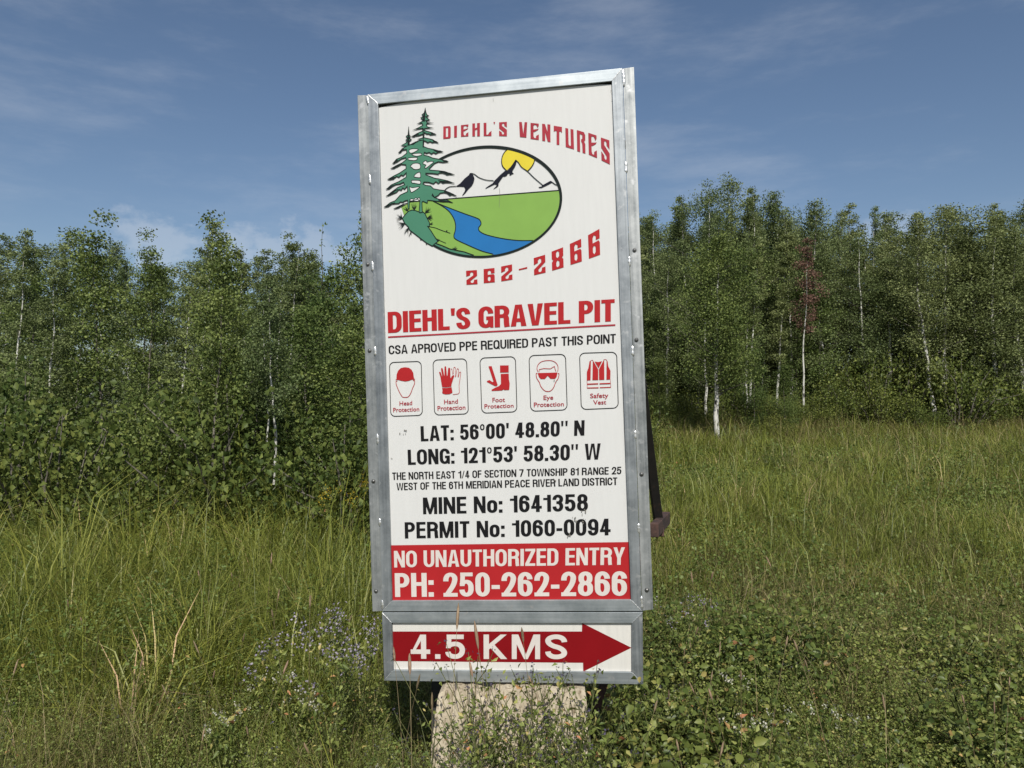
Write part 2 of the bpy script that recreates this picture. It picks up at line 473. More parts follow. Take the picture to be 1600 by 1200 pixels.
def smooth_path(pts, n=6, closed=False):
    """Catmull-Rom through the points"""
    P = [np.array(p, float) for p in pts]; N = len(P); out = []
    for i in range(N if closed else N - 1):
        p0 = P[i - 1] if (i > 0 or closed) else P[i]
        p1 = P[i]; p2 = P[(i + 1) % N]
        p3 = P[(i + 2) % N] if (i + 2 < N or closed) else P[(i + 1) % N]
        for k in range(n):
            t = k / n
            out.append(tuple(0.5 * ((2 * p1) + (-p0 + p2) * t + (2 * p0 - 5 * p1 + 4 * p2 - p3) * t * t + (-p0 + 3 * p1 - 3 * p2 + p3) * t ** 3)))
    if not closed: out.append(tuple(P[-1]))
    return out

# ---- a condensed grotesque drawn as pen strokes; cap height 1
def rpath(v, rx, ry, closed=False, n=7):
    out = []; N = len(v)
    for i in range(N):
        p = np.array(v[i], float)
        if not closed and (i == 0 or i == N - 1): out.append(tuple(p)); continue
        a = np.array(v[i - 1], float); b = np.array(v[(i + 1) % N], float)
        da = a - p; db = b - p; la = np.hypot(*da); lb = np.hypot(*db)
        def dist(d, ln, end):
            r = rx if abs(d[0]) > abs(d[1]) else ry
            return min(r, ln * (1.0 if end else 0.5))
        ea = dist(da, la, (not closed) and i == 1); eb = dist(db, lb, (not closed) and i == N - 2)
        A = p + da / la * ea; B = p + db / lb * eb
        k = 0.58
        for q in range(n + 1):
            t = q / n
            c1 = A + (p - A) * k; c2 = B + (p - B) * k
            out.append(tuple((1 - t) ** 3 * A + 3 * (1 - t) ** 2 * t * c1 + 3 * (1 - t) * t * t * c2 + t ** 3 * B))
    res = [out[0]]
    for p in out[1:]:
        if abs(p[0] - res[-1][0]) + abs(p[1] - res[-1][1]) > 1e-5: res.append(p)
    return res

GW = {'A': .54, 'B': .50, 'C': .50, 'D': .50, 'E': .43, 'F': .41, 'G': .52, 'H': .51, 'I': .0, 'K': .53, 'L': .41, 'M': .64, 'N': .52,
      'O': .52, 'P': .48, 'Q': .52, 'R': .51, 'S': .49, 'T': .44, 'U': .51, 'V': .52, 'W': .76, 'Y': .51, 'Z': .46, '1': .33, '/': .30,
      "'": .0, '"': .20, ':': .0, '.': .0, '-': .26, '°': .30, ' ': .20, 'o': .45}

def glyph(ch, k, sv, sh):
    """-> width, list of ('q', polygon) / ('r', centreline, closed)"""
    w = GW.get(ch, .46) * k
    if ch in "I':.": w = sv * (1.0 if ch != "'" else 0.8)
    if ch == '"': w = max(.26, sv * 1.9)
    if ch in '°': w = .32
    a, b = sv / 2, sh / 2
    rx = max(.05, w / 2 - a); ry = max(.12, min(.26, rx * 1.25))
    q = lambda *p: ('q', list(p))
    rect = lambda x0, y0, x1, y1: ('q', [(x0, y0), (x1, y0), (x1, y1), (x0, y1)])
    r = lambda pts, closed=False: ('r', rpath(pts, rx, ry, closed), closed)
    o = []
    if ch in 'O0Q':
        o.append(r([(a, b), (w - a, b), (w - a, 1 - b), (a, 1 - b)], True))
        if ch == 'Q': o.append(q((w * .52, .20), (w * .98, -.06), (w * 1.02, .06), (w * .62, .30)))
    elif ch == 'C': o.append(r([(w - a, .64), (w - a, 1 - b), (a, 1 - b), (a, b), (w - a, b), (w - a, .36)]))
    elif ch == 'G':
        o.append(r([(w - a, .66), (w - a, 1 - b), (a, 1 - b), (a, b), (w - a, b), (w - a, .53)]))
        o.append(rect(w * .52, .53 - sh, w, .53)); o.append(rect(w - sv * .62, 0, w, .4))
    elif ch == 'D':
        o.append(rect(0, 0, sv, 1)); o.append(r([(a, 1 - b), (w - a, 1 - b), (w - a, b), (a, b)]))
    elif ch in 'PR':
        o.append(rect(0, 0, sv, 1)); m = .40 + b if ch == 'P' else .43 + b
        o.append(r([(a, 1 - b), (w - a, 1 - b), (w - a, m), (a, m)]))
        if ch == 'R': o.append(('r', rpath([(w * .4, m), (w - a - .02, m), (w - a - .012, .12), (w - a + .015, 0)], .13, .13), False))
    elif ch == 'B':
        o.append(rect(0, 0, sv, 1)); o.append(r([(a, 1 - b), (w - a - .02, 1 - b), (w - a - .02, .52), (a, .52)])); o.append(r([(a, .52), (w - a, .52), (w - a, b), (a, b)]))
    elif ch in 'EF':
        o.append(rect(0, 0, sv, 1)); o.append(rect(a, 1 - sh, w, 1)); o.append(rect(a, .45, w * .95, .45 + sh))
        if ch == 'E': o.append(rect(a, 0, w, sh))
    elif ch == 'H': o += [rect(0, 0, sv, 1), rect(w - sv, 0, w, 1), rect(a, .46, w - a, .46 + sh)]
    elif ch == 'I': o.append(rect(0, 0, w, 1))
    elif ch == 'L': o += [rect(0, 0, sv, 1), rect(a, 0, w, sh)]
    elif ch == 'T': o += [rect(0, 1 - sh, w, 1), rect(w / 2 - a, 0, w / 2 + a, 1 - b)]
    elif ch == 'U': o.append(r([(a, 1), (a, b), (w - a, b), (w - a, 1)]))
    elif ch == 'S':
        o.append(r([(w - a, .69), (w - a, 1 - b), (a, 1 - b), (a, .58), (w - a, .42), (w - a, b), (a, b), (a, .31)]))
    elif ch == 'A':
        o += [q((0, 0), (sv * .98, 0), (w / 2 + sv * .10, 1), (w / 2 - sv * .62, 1)), q((w - sv * .98, 0), (w, 0), (w / 2 + sv * .62, 1), (w / 2 - sv * .10, 1)), rect(w * .22, .20, w * .78, .20 + sh)]
    elif ch == 'V':
        o += [q((0, 1), (sv * .98, 1), (w / 2 + sv * .10, 0), (w / 2 - sv * .60, 0)), q((w - sv * .98, 1), (w, 1), (w / 2 + sv * .60, 0), (w / 2 - sv * .10, 0))]
    elif ch == 'W':
        c1, c2, t = w * .26, w * .74, sv * .88
        o += [q((0, 1), (t, 1), (c1 + t * .15, 0), (c1 - t * .55, 0)), q((w / 2 - t * .5, 1), (w / 2 + t * .15, 1), (c1 + t * .55, 0), (c1 - t * .1, 0)),
              q((w / 2 - t * .15, 1), (w / 2 + t * .5, 1), (c2 + t * .1, 0), (c2 - t * .55, 0)), q((w - t, 1), (w, 1), (c2 + t * .55, 0), (c2 - t * .15, 0))]
    elif ch == 'M':
        o += [rect(0, 0, sv * .9, 1), rect(w - sv * .9, 0, w, 1), q((0, 1), (sv * 1.2, 1), (w / 2 + sv * .32, 0), (w / 2 - sv * .32, 0)), q((w - sv * 1.2, 1), (w, 1), (w / 2 + sv * .32, 0), (w / 2 - sv * .32, 0))]
    elif ch == 'N':
        o += [rect(0, 0, sv * .92, 1), rect(w - sv * .92, 0, w, 1), q((0, 1), (sv * 1.02, 1), (w, 0), (w - sv * 1.02, 0))]
    elif ch == 'K':
        o += [rect(0, 0, sv, 1), q((a, .30), (a, .52), (w - sv * 1.15, 1), (w, 1)), q((sv * .95, .52), (sv * 1.55, .70), (w * 1.02, 0), (w * 1.02 - sv * 1.18, 0))]
    elif ch == 'Y':
        o += [q((0, 1), (sv, 1), (w / 2 + a * .6, .40), (w / 2 - a, .40)), q((w - sv, 1), (w, 1), (w / 2 + a, .40), (w / 2 - a * .6, .40)), rect(w / 2 - a, 0, w / 2 + a, .45)]
    elif ch == 'Z':
        o += [rect(0, 1 - sh, w, 1), rect(0, 0, w, sh), q((0, sh * .9), (sv * 1.1, sh * .9), (w, 1 - sh * .9), (w - sv * 1.1, 1 - sh * .9))]
    elif ch == '1':
        o += [rect(w - sv, 0, w, 1), q((w * .0, .70), (w - a, .70), (w - a, .82), (w * .0, .82)), q((w - sv * 1.0, .78), (w - a, .78), (w - a, 1), (w - sv * .72, 1))]
    elif ch == '2':
        o += [r([(a, .64), (a, 1 - b), (w - a, 1 - b), (w - a, .56), (a * 1.15, .05)]), rect(0, 0, w, sh)]
    elif ch == '3':
        o += [r([(a, .70), (a, 1 - b), (w - a, 1 - b), (w - a, .53), (w * .36, .53)]), r([(w * .36, .53), (w - a, .53), (w - a, b), (a, b), (a, .30)])]
    elif ch == '4':
        o += [rect(w * .80 - sv, 0, w * .80, 1), rect(0, .20, w, .20 + sh), q((0, .22), (sv * .80, .22 + sh * .5), (w * .80 - a * .6, 1), (w * .80 - sv * 1.12, 1))]
    elif ch == '5':
        o += [rect(w * .08, 1 - sh, w * .94, 1), q((w * .04, .44), (w * .04 + sv * .9, .44), (w * .10 + sv * .85, 1 - b), (w * .10, 1 - b)),
              r([(w * .10 + a * .6, .50), (w * .10 + a * .6, .635 - b * .2), (w - a, .635 - b * .2), (w - a, b), (a, b), (a, .29)])]
    elif ch in '69':
        pts = [(w - a, .70), (w - a, 1 - b), (a, 1 - b), (a, b), (w - a, b), (w - a, .62 - b * .3), (a, .62 - b * .3)]
        if ch == '9': pts = [(w - x, 1 - y) for x, y in pts]
        o.append(r(pts))
        x0 = 0 if ch == '6' else w - sv
        o.append(rect(x0, .32, x0 + sv, .68))
    elif ch == '7':
        o += [rect(0, 1 - sh, w, 1), q((w * .16, 0), (w * .16 + sv, 0), (w, 1 - sh * .9), (w - sv * 1.1, 1 - sh * .9))]
    elif ch == '8':
        i = w * .035
        o += [('r', rpath([(a + i, .53), (w - a - i, .53), (w - a - i, 1 - b), (a + i, 1 - b)], rx, .17, True), True),
              ('r', rpath([(a, b), (w - a, b), (w - a, .53), (a, .53)], rx, .19, True), True)]
    elif ch == 'o':
        o.append(('r', rpath([(a, b), (w - a, b), (w - a, .76 - b), (a, .76 - b)], rx, .2, True), True))
    elif ch == '°':
        o.append(('rt', rpath([(.05, .62), (.27, .62), (.27, .95), (.05, .95)], .11, .16, True), True))
    elif ch == "'": o.append(q((w * .12, .66), (w * .88, .66), (w, 1), (0, 1)))
    elif ch == '"':
        t = w * .36
        o += [q((t * .12, .66), (t * .88, .66), (t, 1), (0, 1)), q((w - t * .88, .66), (w - t * .12, .66), (w, 1), (w - t, 1))]
    elif ch == ':': o += [rect(0, 0, w, .19), rect(0, .50, w, .69)]
    elif ch == '.': o.append(rect(0, 0, w, .19))
    elif ch == '-': o.append(rect(0, .31, w, .31 + sh * 1.05))
    elif ch == '/': o.append(q((0, 0), (sv * .6, 0), (w, 1), (w - sv * .6, 1)))
    return w, o

def bil(Q, x, y):
    """Q: TL, TR, BR, BL in board coordinates; x right 0..1, y up 0..1"""
    tl, tr, br, bl = Q
    t = (tl[0] + (tr[0] - tl[0]) * x, tl[1] + (tr[1] - tl[1]) * x)
    b_ = (bl[0] + (br[0] - bl[0]) * x, bl[1] + (br[1] - bl[1]) * x)
    return (b_[0] + (t[0] - b_[0]) * y, b_[1] + (t[1] - b_[1]) * y)

def lettering(name, s, quad, sv, sh, mat, parent, w, track=.075):
    Q = uv(quad, w)
    asp = math.dist(Q[3], Q[2]) / ((math.dist(Q[0], Q[3]) + math.dist(Q[1], Q[2])) / 2)
    def width(k): return sum(glyph(c, k, sv, sh)[0] for c in s) + track * (len(s) - 1)
    lo, hi = .3, 3.0
    for _ in range(40):
        m = (lo + hi) / 2
        if width(m) < asp: lo = m
        else: hi = m
    k = lo
    x = 0; res = None
    for word in s.split(' '):
        F = Flat(w)
        for c in word:
            gw, shapes = glyph(c, k, sv, sh)
            F.k = 0
            for sp in shapes:
                if sp[0] == 'q':
                    F.fill([[bil(Q, (x + px) / asp, py) for px, py in sp[1]]])
                else:
                    pw, ph = (sv, sh) if sp[0] == 'r' else (.085, .075)
                    L, R = offset([(px / (pw / 2), py / (ph / 2)) for px, py in sp[1]], 1.0, sp[2])
                    f = lambda P: [bil(Q, (x + px * pw / 2) / asp, py * ph / 2) for px, py in P]
                    F.strip(f(L), f(R), sp[2])
            x += gw + track
        x += glyph(' ', k, sv, sh)[0] + track
        res = F.build(name, mat, parent)
    return res

def plain_text(name, rows, mat, parent, w, bold=0.012):
    """small humanist captions: Blender's own built-in letters laid flat on the board"""
    V = []; Fc = []
    for s, quad in rows:
        cu = bpy.data.curves.new('caption', 'FONT'); cu.body = s; cu.size = 1; cu.offset = bold; cu.resolution_u = 3
        ob = bpy.data.objects.new('caption', cu); COL.objects.link(ob)
        dg = bpy.context.evaluated_depsgraph_get(); dg.update()
        me = bpy.data.meshes.new_from_object(ob.evaluated_get(dg))
        bpy.data.objects.remove(ob); bpy.data.curves.remove(cu)
        c = np.array([v.co[:2] for v in me.vertices]); mn, mx = c.min(0), c.max(0)
        Q = uv(quad, w); b = len(V)
        for p in c:
            a_ = bil(Q, *((p - mn) / (mx - mn))); V.append((a_[0], -w, a_[1]))
        Fc += [tuple(b + i for i in p.vertices) for p in me.polygons]
        bpy.data.meshes.remove(me)
    me = bpy.data.meshes.new(name); me.from_pydata(V, [], Fc); me.update()
    return link(name, me, mat, parent)

# ---- solid pieces of the frame in board coordinates
def prism(name, loop, w0, w1, mat, parent, bevel=0.0, front_extra=None):
    """polygon in (u,v) extruded between depths w0 (back) and w1 (front)"""
    bm = bmesh.new()
    n = len(loop)
    ar = sum(loop[i][0] * loop[(i + 1) % n][1] - loop[(i + 1) % n][0] * loop[i][1] for i in range(n))
    if ar < 0: loop = loop[::-1]
    A = [bm.verts.new((x, -w1, y)) for x, y in loop]
    B = [bm.verts.new((x, -w0, y)) for x, y in loop]
    bm.faces.new(A); bm.faces.new(B[::-1])
    for i in range(n):
        j = (i + 1) % n
        bm.faces.new((A[j], A[i], B[i], B[j]))
    bmesh.ops.recalc_face_normals(bm, faces=bm.faces)
    if bevel > 0:
        bmesh.ops.bevel(bm, geom=list(bm.edges), offset=bevel, segments=2, affect='EDGES', profile=0.6)
    me = bpy.data.meshes.new(name); bm.to_mesh(me); bm.free()
    return link(name, me, mat, parent)

sign = empty('roadside_sign', S_LOC, S_ROT)
tag(sign, 'tall white gravel pit sign in a welded aluminium frame above the arrow sign', 'sign')

PW = -0.012      # depth of the printed face behind the frame's front
TOP_OUT = [(574, 148), (972, 106.5)]
# frame: outer corners and inner corners as measured on the front faces
oTL, oTR, oBR, oBL = S(574.5, 147.6), S(972.5, 106.2), S(1003, 955), S(597.5, 955.3)
iTL, iTR, iBR, iBL = S(590.6, 162.2), S(956, 126.4), S(985.8, 937), S(612.6, 938.6)
prism('frame_rail', [oTL, oTR, iTR, iTL], -.05, 0, M['alu_h'], sign, .0016)
prism('frame_rail', [oBL, iBL, iBR, oBR], -.05, 0, M['alu_h'], sign, .0016)
prism('frame_rail', [oTL, iTL, iBL, oBL], -.05, 0, M['alu_v'], sign, .0016)
prism('frame_rail', [oTR, oBR, iBR, iTR], -.05, 0, M['alu_v'], sign, .0016)
FW = -.007
gap = lambda p, dx: (p[0] + dx, p[1])
prism('frame_flange', [S(558.5, 149, FW), gap(oTL, -.0015), gap(oBL, -.0015), S(582, 955.5, FW)], FW - .006, FW, M['flange'], sign, .001)
prism('frame_flange', [gap(oTR, .0015), S(990.5, 104.6, FW), S(1020.6, 952.3, FW), gap(oBR, .0015)], FW - .006, FW, M['flange'], sign, .001)
prism('backing_board', [S(588, 158, -.045), S(958, 122, -.045), S(988, 940, -.045), S(610, 942, -.045)], -.049, -.042, M['back'], sign)

# printed sheet: its upper edge has sagged away from the rail
top_edge = [(589, 169.6), (600, 166.8), (615, 163.6), (635, 159.4), (660, 155.9), (700, 151.6), (760, 145.7), (820, 140.6), (880, 136.0), (915, 133.4), (940, 132.0), (958, 131.8)]
panel_px = top_edge + [(975, 660), (987.5, 939)] + [(611, 940.4), (602, 560)]
PB = PW - .0022
pl = uv(panel_px, PB)
prism('sign_panel', pl, PB - .003, PB, M['panel'], sign)
# aluminium lip round the inside of the uprights and the lower rail
def ribbon_prism(name, a, b, wid, w0, w1, mat, parent):
    L, R = offset([a, b], wid / 2)
    return prism(name, L + R[::-1], w0, w1, mat, parent, .0006)

# weld beads over the mitres, and short stitch welds between rail and flange
def bead(a, b, wid, w, parent, seed=0):
    rd = random.Random(seed)
    n = max(8, int(math.dist(a, b) / .005)); bm = bmesh.new(); rings = []
    dx, dy = b[0] - a[0], b[1] - a[1]; L = math.hypot(dx, dy); nx, ny = -dy / L, dx / L
    for i in range(n + 1):
        t = i / n; r = wid / 2 * (0.8 + .35 * rd.random()) * (min(1, 6 * t, 6 * (1 - t)) * .6 + .4)
        c = (a[0] + dx * t, a[1] + dy * t); ring = []
        for k in range(6):
            an = PI * k / 5
            ring.append(bm.verts.new((c[0] + nx * r * math.cos(an), -(w + r * .75 * math.sin(an) - .0003), c[1] + ny * r * math.cos(an))))
        rings.append(ring)
    for i in range(n):
        for k in range(5):
            bm.faces.new((rings[i][k], rings[i][k + 1], rings[i + 1][k + 1], rings[i + 1][k]))
    bmesh.ops.recalc_face_normals(bm, faces=bm.faces)
    me = bpy.data.meshes.new('weld_bead'); bm.to_mesh(me); bm.free()
    for p in me.polygons: p.use_smooth = True
    return link('weld_bead', me, M['weld'], parent)

def lerp(a, b, t): return (a[0] + (b[0] - a[0]) * t, a[1] + (b[1] - a[1]) * t)
for k, (a_, b_) in enumerate([(oTL, iTL), (oTR, iTR), (oBL, iBL), (oBR, iBR)]):
    bead(lerp(a_, b_, .02), lerp(a_, b_, .98), .0042, 0, sign, k)
stitch = [((573, 149), (575.5, 163)), ((577.3, 272), (578.3, 288)), ((581.5, 408), (582.4, 424)), ((585.6, 541), (586.6, 556)), ((589.4, 677), (590.4, 694)), ((593, 810), (593.6, 822)), ((597, 937), (598, 953)),
          ((973.5, 108), (974.8, 134)), ((977.6, 252), (978.2, 270)), ((983, 400), (983.6, 416)), ((988, 540), (988.6, 557)), ((992.3, 672), (992.6, 687)), ((997.5, 817), (998.2, 834)), ((1002, 931), (1003, 951))]
for k, (p, q_) in enumerate(stitch):
    bead(S(*p), S(*q_), .0165, -.0035, sign, 50 + k)

def bolt(px, py, w, parent):
    c = S(px, py, w); bm = bmesh.new(); prof = [(.0105, 0), (.0105, .0018), (.0075, .002), (.0072, .0055), (.004, .0075), (0, .008)]
    n = 12; rings = []
    for r, h in prof[:-1]:
        rings.append([bm.verts.new((c[0] + r * math.cos(2 * PI * k / n), -(w + h), c[1] + r * math.sin(2 * PI * k / n))) for k in range(n)])
    top = bm.verts.new((c[0], -(w + prof[-1][1]), c[1]))
    for i in range(len(rings) - 1):
        for k in range(n):
            bm.faces.new((rings[i][k], rings[i][(k + 1) % n], rings[i + 1][(k + 1) % n], rings[i + 1][k]))
    for k in range(n): bm.faces.new((rings[-1][k], rings[-1][(k + 1) % n], top))
    bmesh.ops.recalc_face_normals(bm, faces=bm.faces)
    me = bpy.data.meshes.new('bolt'); bm.to_mesh(me); bm.free()
    return link('bolt', me, M['bolt'], parent)
for p in [(574.5, 413), (577.5, 548), (583.5, 752), (587.5, 923.5), (991.5, 391), (994.5, 531), (1002.5, 741), (1010.7, 922)]:
    bolt(p[0], p[1], FW, sign)

# ---- printed lettering
z4 = Z(590, 455, 4); z7 = Z(570, 640, 3.478); z8 = Z(570, 920, 3.478)
band = z7([(136, 737.5), (1440, 719.5), (1452, 1040), (146, 1040)])
F = Flat(PW - .0012); F.fill([uv(band, PW - .0012)]); F.build('red_band', M['red'], sign)
lettering('heading_lettering', "DIEHL'S GRAVEL PIT", z4([(62, 130), (1482, 49), (1482, 187), (65, 261)]), .255, .165, M['red'], sign, PW, .055)
F = Flat(PW); F.line(uv(z4([(65, 287), (1486, 211)]), PW), .0075); F.build('underline', M['red_fade'], sign)
lettering('notice_lettering', "CSA APROVED PPE REQUIRED PAST THIS POINT", z4([(68, 340), (1489, 266), (1489, 323), (70, 394)]), .19, .135, M['black'], sign, PW, .075)
lettering('latitude_lettering', "LAT: 56°00' 48.80\" N", z7([(302, 90), (1195, 57), (1193, 140), (305, 172)]), .225, .155, M['black'], sign, PW, .085)
lettering('longitude_lettering', "LONG: 121°53' 58.30\" W", z7([(232, 218), (1282, 183), (1280, 270), (235, 300)]), .225, .155, M['black'], sign, PW, .085)
lettering('district_lettering', "THE NORTH EAST 1/4 OF SECTION 7 TOWNSHIP 81 RANGE 25", z7([(148, 342), (1395, 310), (1394, 350), (150, 382)]), .19, .135, M['black'], sign, PW, .075)
lettering('district_lettering', "WEST OF THE 6TH MERIDIAN PEACE RIVER LAND DISTRICT", z7([(172, 399), (1372, 368), (1373, 409), (173, 438)]), .19, .135, M['black'], sign, PW, .075)
lettering('mine_lettering', "MINE No: 1641358", z7([(315, 478), (1212, 458), (1213, 550), (317, 568)]), .225, .155, M['black'], sign, PW, .09)
lettering('permit_lettering', "PERMIT No: 1060-0094", z7([(216, 612), (1336, 592), (1336, 682), (218, 700)]), .225, .155, M['black'], sign, PW, .09)
lettering('warning_lettering', "NO UNAUTHORIZED ENTRY", z7([(158, 768), (1414, 748), (1412, 843), (160, 858)]), .205, .145, M['white_w'], sign, PW, .08)
lettering('phone_lettering', "PH: 250-262-2866", z7([(162, 889), (1425, 878), (1425, 1012), (165, 1018)]), .225, .155, M['white_w'], sign, PW, .075)

# ---- angular display letters set along an arc (unit cell, y down)
FANCY = {
 'D': ([[(0, 0), (.86, 0), (1, .13), (1, .9), (.88, 1), (0, 1)], [(.36, .12), (.36, .86), (.64, .86), (.64, .12)]]),
 'I': ([[(0, 0), (1, 0), (1, 1), (0, 1)]]),
 'E': ([[(0, 0), (1, 0), (1, .14), (.80, .28), (.80, .19), (.66, .10), (.48, .10), (.36, .16), (.36, .40), (.82, .34), (1, .30), (.88, .40), (.50, .53), (.36, .55), (.36, .80), (.44, .91), (.66, .91), (.66, .78), (1, .66), (1, 1), (0, 1)]]),
 'H': ([[(0, 0), (.36, 0), (.36, .38), (.62, .34), (.62, 0), (1, 0), (1, 1), (.64, 1), (.64, .46), (.36, .54), (.36, 1), (0, 1)]]),
 'L': ([[(0, 0), (.36, 0), (.36, .90), (.55, .90), (.72, .74), (1, .62), (1, 1), (0, 1)]]),
 "'": ([[(0, 0), (1, 0), (.6, 1), (.2, .6)]]),
 'S': ([[(0, 0), (1, 0), (1, .38), (.66, .26), (.66, .14), (.5, .08), (.38, .15), (.38, .28), (1, .55), (1, 1), (0, 1), (0, .60), (.36, .74), (.36, .84), (.5, .9), (.62, .84), (.62, .72), (0, .44)]]),
 'V': ([[(0, 0), (.34, 0), (.52, .78), (.68, 0), (1, 0), (.90, 1), (.10, 1)]]),
 'N': ([[(0, 0), (.34, 0), (.64, .44), (.64, 0), (1, 0), (1, 1), (.66, 1), (.36, .48), (.36, 1), (0, 1)]]),
 'T': ([[(0, 0), (1, 0), (1, .33), (.86, .26), (.68, .27), (.68, 1), (.34, 1), (.34, .27), (.16, .26), (0, .33)]]),
 'U': ([[(0, 0), (.36, 0), (.36, .82), (.46, .88), (.58, .88), (.64, .82), (.64, 0), (1, 0), (1, 1), (0, 1)]]),
 'R': ([[(0, 0), (.84, 0), (1, .12), (1, .36), (.86, .44), (1, .56), (1, 1), (.66, 1), (.62, .56), (.5, .48), (.5, .38), (.64, .34), (.64, .16), (.36, .14), (.36, 1), (0, 1)]]),
 '2': ([[(0, 0), (1, 0), (1, .40), (.38, .74), (.42, .88), (.60, .90), (.68, .80), (.70, .68), (1, .66), (1, 1), (0, 1), (0, .68), (.64, .36), (.64, .18), (.5, .12), (.36, .2), (.36, .34), (0, .42)]]),
 '6': ([[(0, 0), (1, 0), (1, .36), (.66, .36), (.66, .20), (.5, .13), (.38, .22), (.38, .44), (.9, .42), (1, .52), (1, 1), (0, 1)], [(.38, .62), (.38, .82), (.5, .9), (.62, .82), (.62, .62), (.5, .55)]]),
 '8': ([[(0, 0), (1, 0), (1, .40), (.88, .49), (1, .58), (1, 1), (0, 1), (0, .58), (.12, .49), (0, .40)], [(.38, .16), (.38, .36), (.5, .44), (.64, .36), (.64, .16), (.5, .08)], [(.38, .64), (.38, .84), (.5, .91), (.64, .84), (.64, .64), (.5, .55)]]),
 '-': ([[(0, 0), (1, 0), (1, 1), (0, 1)]]),
}
def display(name, cells, mat, parent, w):
    F = Flat(w)
    for ch, quad in cells:
        Q = uv(quad, w)
        F.k = 0
        F.fill([[bil(Q, x, 1 - y) for x, y in lp] for lp in FANCY[ch]])
    return F.build(name, mat, parent)
zA = Z(685, 180, 10.667); zB = Z(830, 185, 11.852); zC = Z(720, 350, 6.957)
name_cells = [
    ('D', zA([(82, 188), (205, 180), (205, 385), (80, 395)])), ('I', zA([(262, 178), (310, 171), (308, 368), (262, 371)])), ('E', zA([(375, 165), (500, 152), (500, 350), (376, 358)])),
    ('H', zA([(565, 138), (692, 128), (692, 350), (565, 352)])), ('L', zA([(753, 128), (885, 119), (885, 345), (755, 346)])), ("'", zA([(918, 112), (945, 112), (945, 155), (918, 155)])),
    ('S', zA([(1012, 118), (1142, 110), (1142, 350), (1012, 345)])), ('V', zA([(1345, 112), (1480, 116), (1480, 373), (1345, 360)])),
    ('E', zB([(-12, 81), (140, 97), (142, 398), (-12, 378)])), ('N', zB([(202, 98), (355, 113), (357, 438), (205, 412)])), ('T', zB([(418, 135), (570, 158), (570, 493), (420, 480)])),
    ('U', zB([(632, 176), (782, 206), (793, 572), (640, 527)])), ('R', zB([(845, 214), (1000, 262), (1005, 652), (852, 604)])), ('E', zB([(1057, 265), (1210, 315), (1220, 733), (1067, 668)])),
    ('S', zB([(1290, 352), (1447, 405), (1458, 852), (1303, 775)]))]
display('name_lettering', name_cells[:7], M['red_fade'], sign, PW)
display('name_lettering', name_cells[7:], M['red_fade'], sign, PW)
display('number_lettering', [
    ('2', zC([(57, 508), (175, 500), (182, 653), (62, 660)])), ('6', zC([(248, 490), (366, 477), (370, 632), (250, 643)])), ('2', zC([(438, 462), (557, 438), (562, 603), (440, 623)])),
    ('-', zC([(630, 489), (722, 466), (722, 483), (632, 503)])), ('2', zC([(793, 370), (917, 333), (922, 527), (797, 556)])), ('8', zC([(987, 300), (1112, 252), (1118, 470), (993, 507)])),
    ('6', zC([(1185, 217), (1308, 160), (1316, 405), (1193, 444)])), ('6', zC([(1383, 122), (1507, 52), (1515, 332), (1393, 377)]))], M['red'], sign, PW)

# ---- the landscape emblem
zL = Z(590, 150, 4.443); zT = Z(595, 160, 6.667); zM = Z(690, 220, 8.0)
ring_px = [(690, 247.7), (715, 236), (767.5, 230.7), (815, 237.5), (852.5, 258.8), (870, 282.5), (876.3, 300), (874.7, 321), (855.6, 359.3), (826.3, 381.8), (792.6, 395.3), (745.3, 401.4), (716, 398.7), (689, 388.6), (677.8, 383)]
P = np.array(uv(ring_px, PW)); c0 = P.mean(0); sc_ = .3; q_ = (P - c0) / sc_
A_ = np.stack([q_[:, 0] ** 2, q_[:, 0] * q_[:, 1], q_[:, 1] ** 2, q_[:, 0], q_[:, 1]], -1)
co = np.linalg.lstsq(A_, np.ones(len(q_)), rcond=None)[0]
Qm = np.array([[co[0], co[1] / 2], [co[1] / 2, co[2]]]); cen = np.linalg.solve(2 * Qm, -co[3:5])
rhs = 1 + cen @ Qm @ cen
ev, evec = np.linalg.eigh(Qm / rhs)
def ell(t, k=1.0):
    p = cen + evec @ (np.array([math.cos(t), math.sin(t)]) / np.sqrt(ev)) * k
    return tuple(c0 + p * sc_)
def ell_t(pt):
    p = evec.T @ ((np.array(pt) - c0) / sc_ - cen) * np.sqrt(ev)
    return math.atan2(p[1], p[0])
def ell_arc(p0, p1, n, ccw):
    t0, t1 = ell_t(p0), ell_t(p1)
    # direction judged in board coordinates
    flip = np.linalg.det(evec) < 0
    up_ = ccw != flip
    if up_ and t1 < t0: t1 += 2 * PI
    if (not up_) and t1 > t0: t1 -= 2 * PI
    return [ell(t0 + (t1 - t0) * i / n) for i in range(n + 1)]

U = lambda z, pts: uv(z(pts), PW)
bank_hi = U(zL, [(385, 730), (430, 750), (500, 778), (600, 816), (690, 848), (712, 865), (718, 890), (702, 915), (710, 940), (760, 965), (870, 990), (980, 1003), (1080, 1003)])
bank_hi = smooth_path(bank_hi, 5)
bank_lo = smooth_path(U(zL, [(385, 730), (450, 765), (495, 800), (525, 842), (540, 885), (540, 930), (530, 972), (545, 996), (620, 1032), (720, 1075), (800, 1097)]), 5)
hor = U(zL, [(430, 719), (1262, 655)])
F = Flat(PW)
F.fill([[hor[0], hor[1]] + ell_arc(hor[1], bank_hi[-1], 24, False)[1:-1] + bank_hi[::-1]])
emblem_l = U(zL, [(165, 772), (215, 742), (300, 733), (345, 728)])
arc_b = ell_arc(bank_lo[-1], S(*zL([(392, 1036)])[0], PW), 24, False)
F.fill([bank_lo + arc_b[1:] + U(zL, [(340, 1000), (235, 905), (185, 830)]) + emblem_l])
logo = F.build('emblem_fields', M['lgreen'], sign)
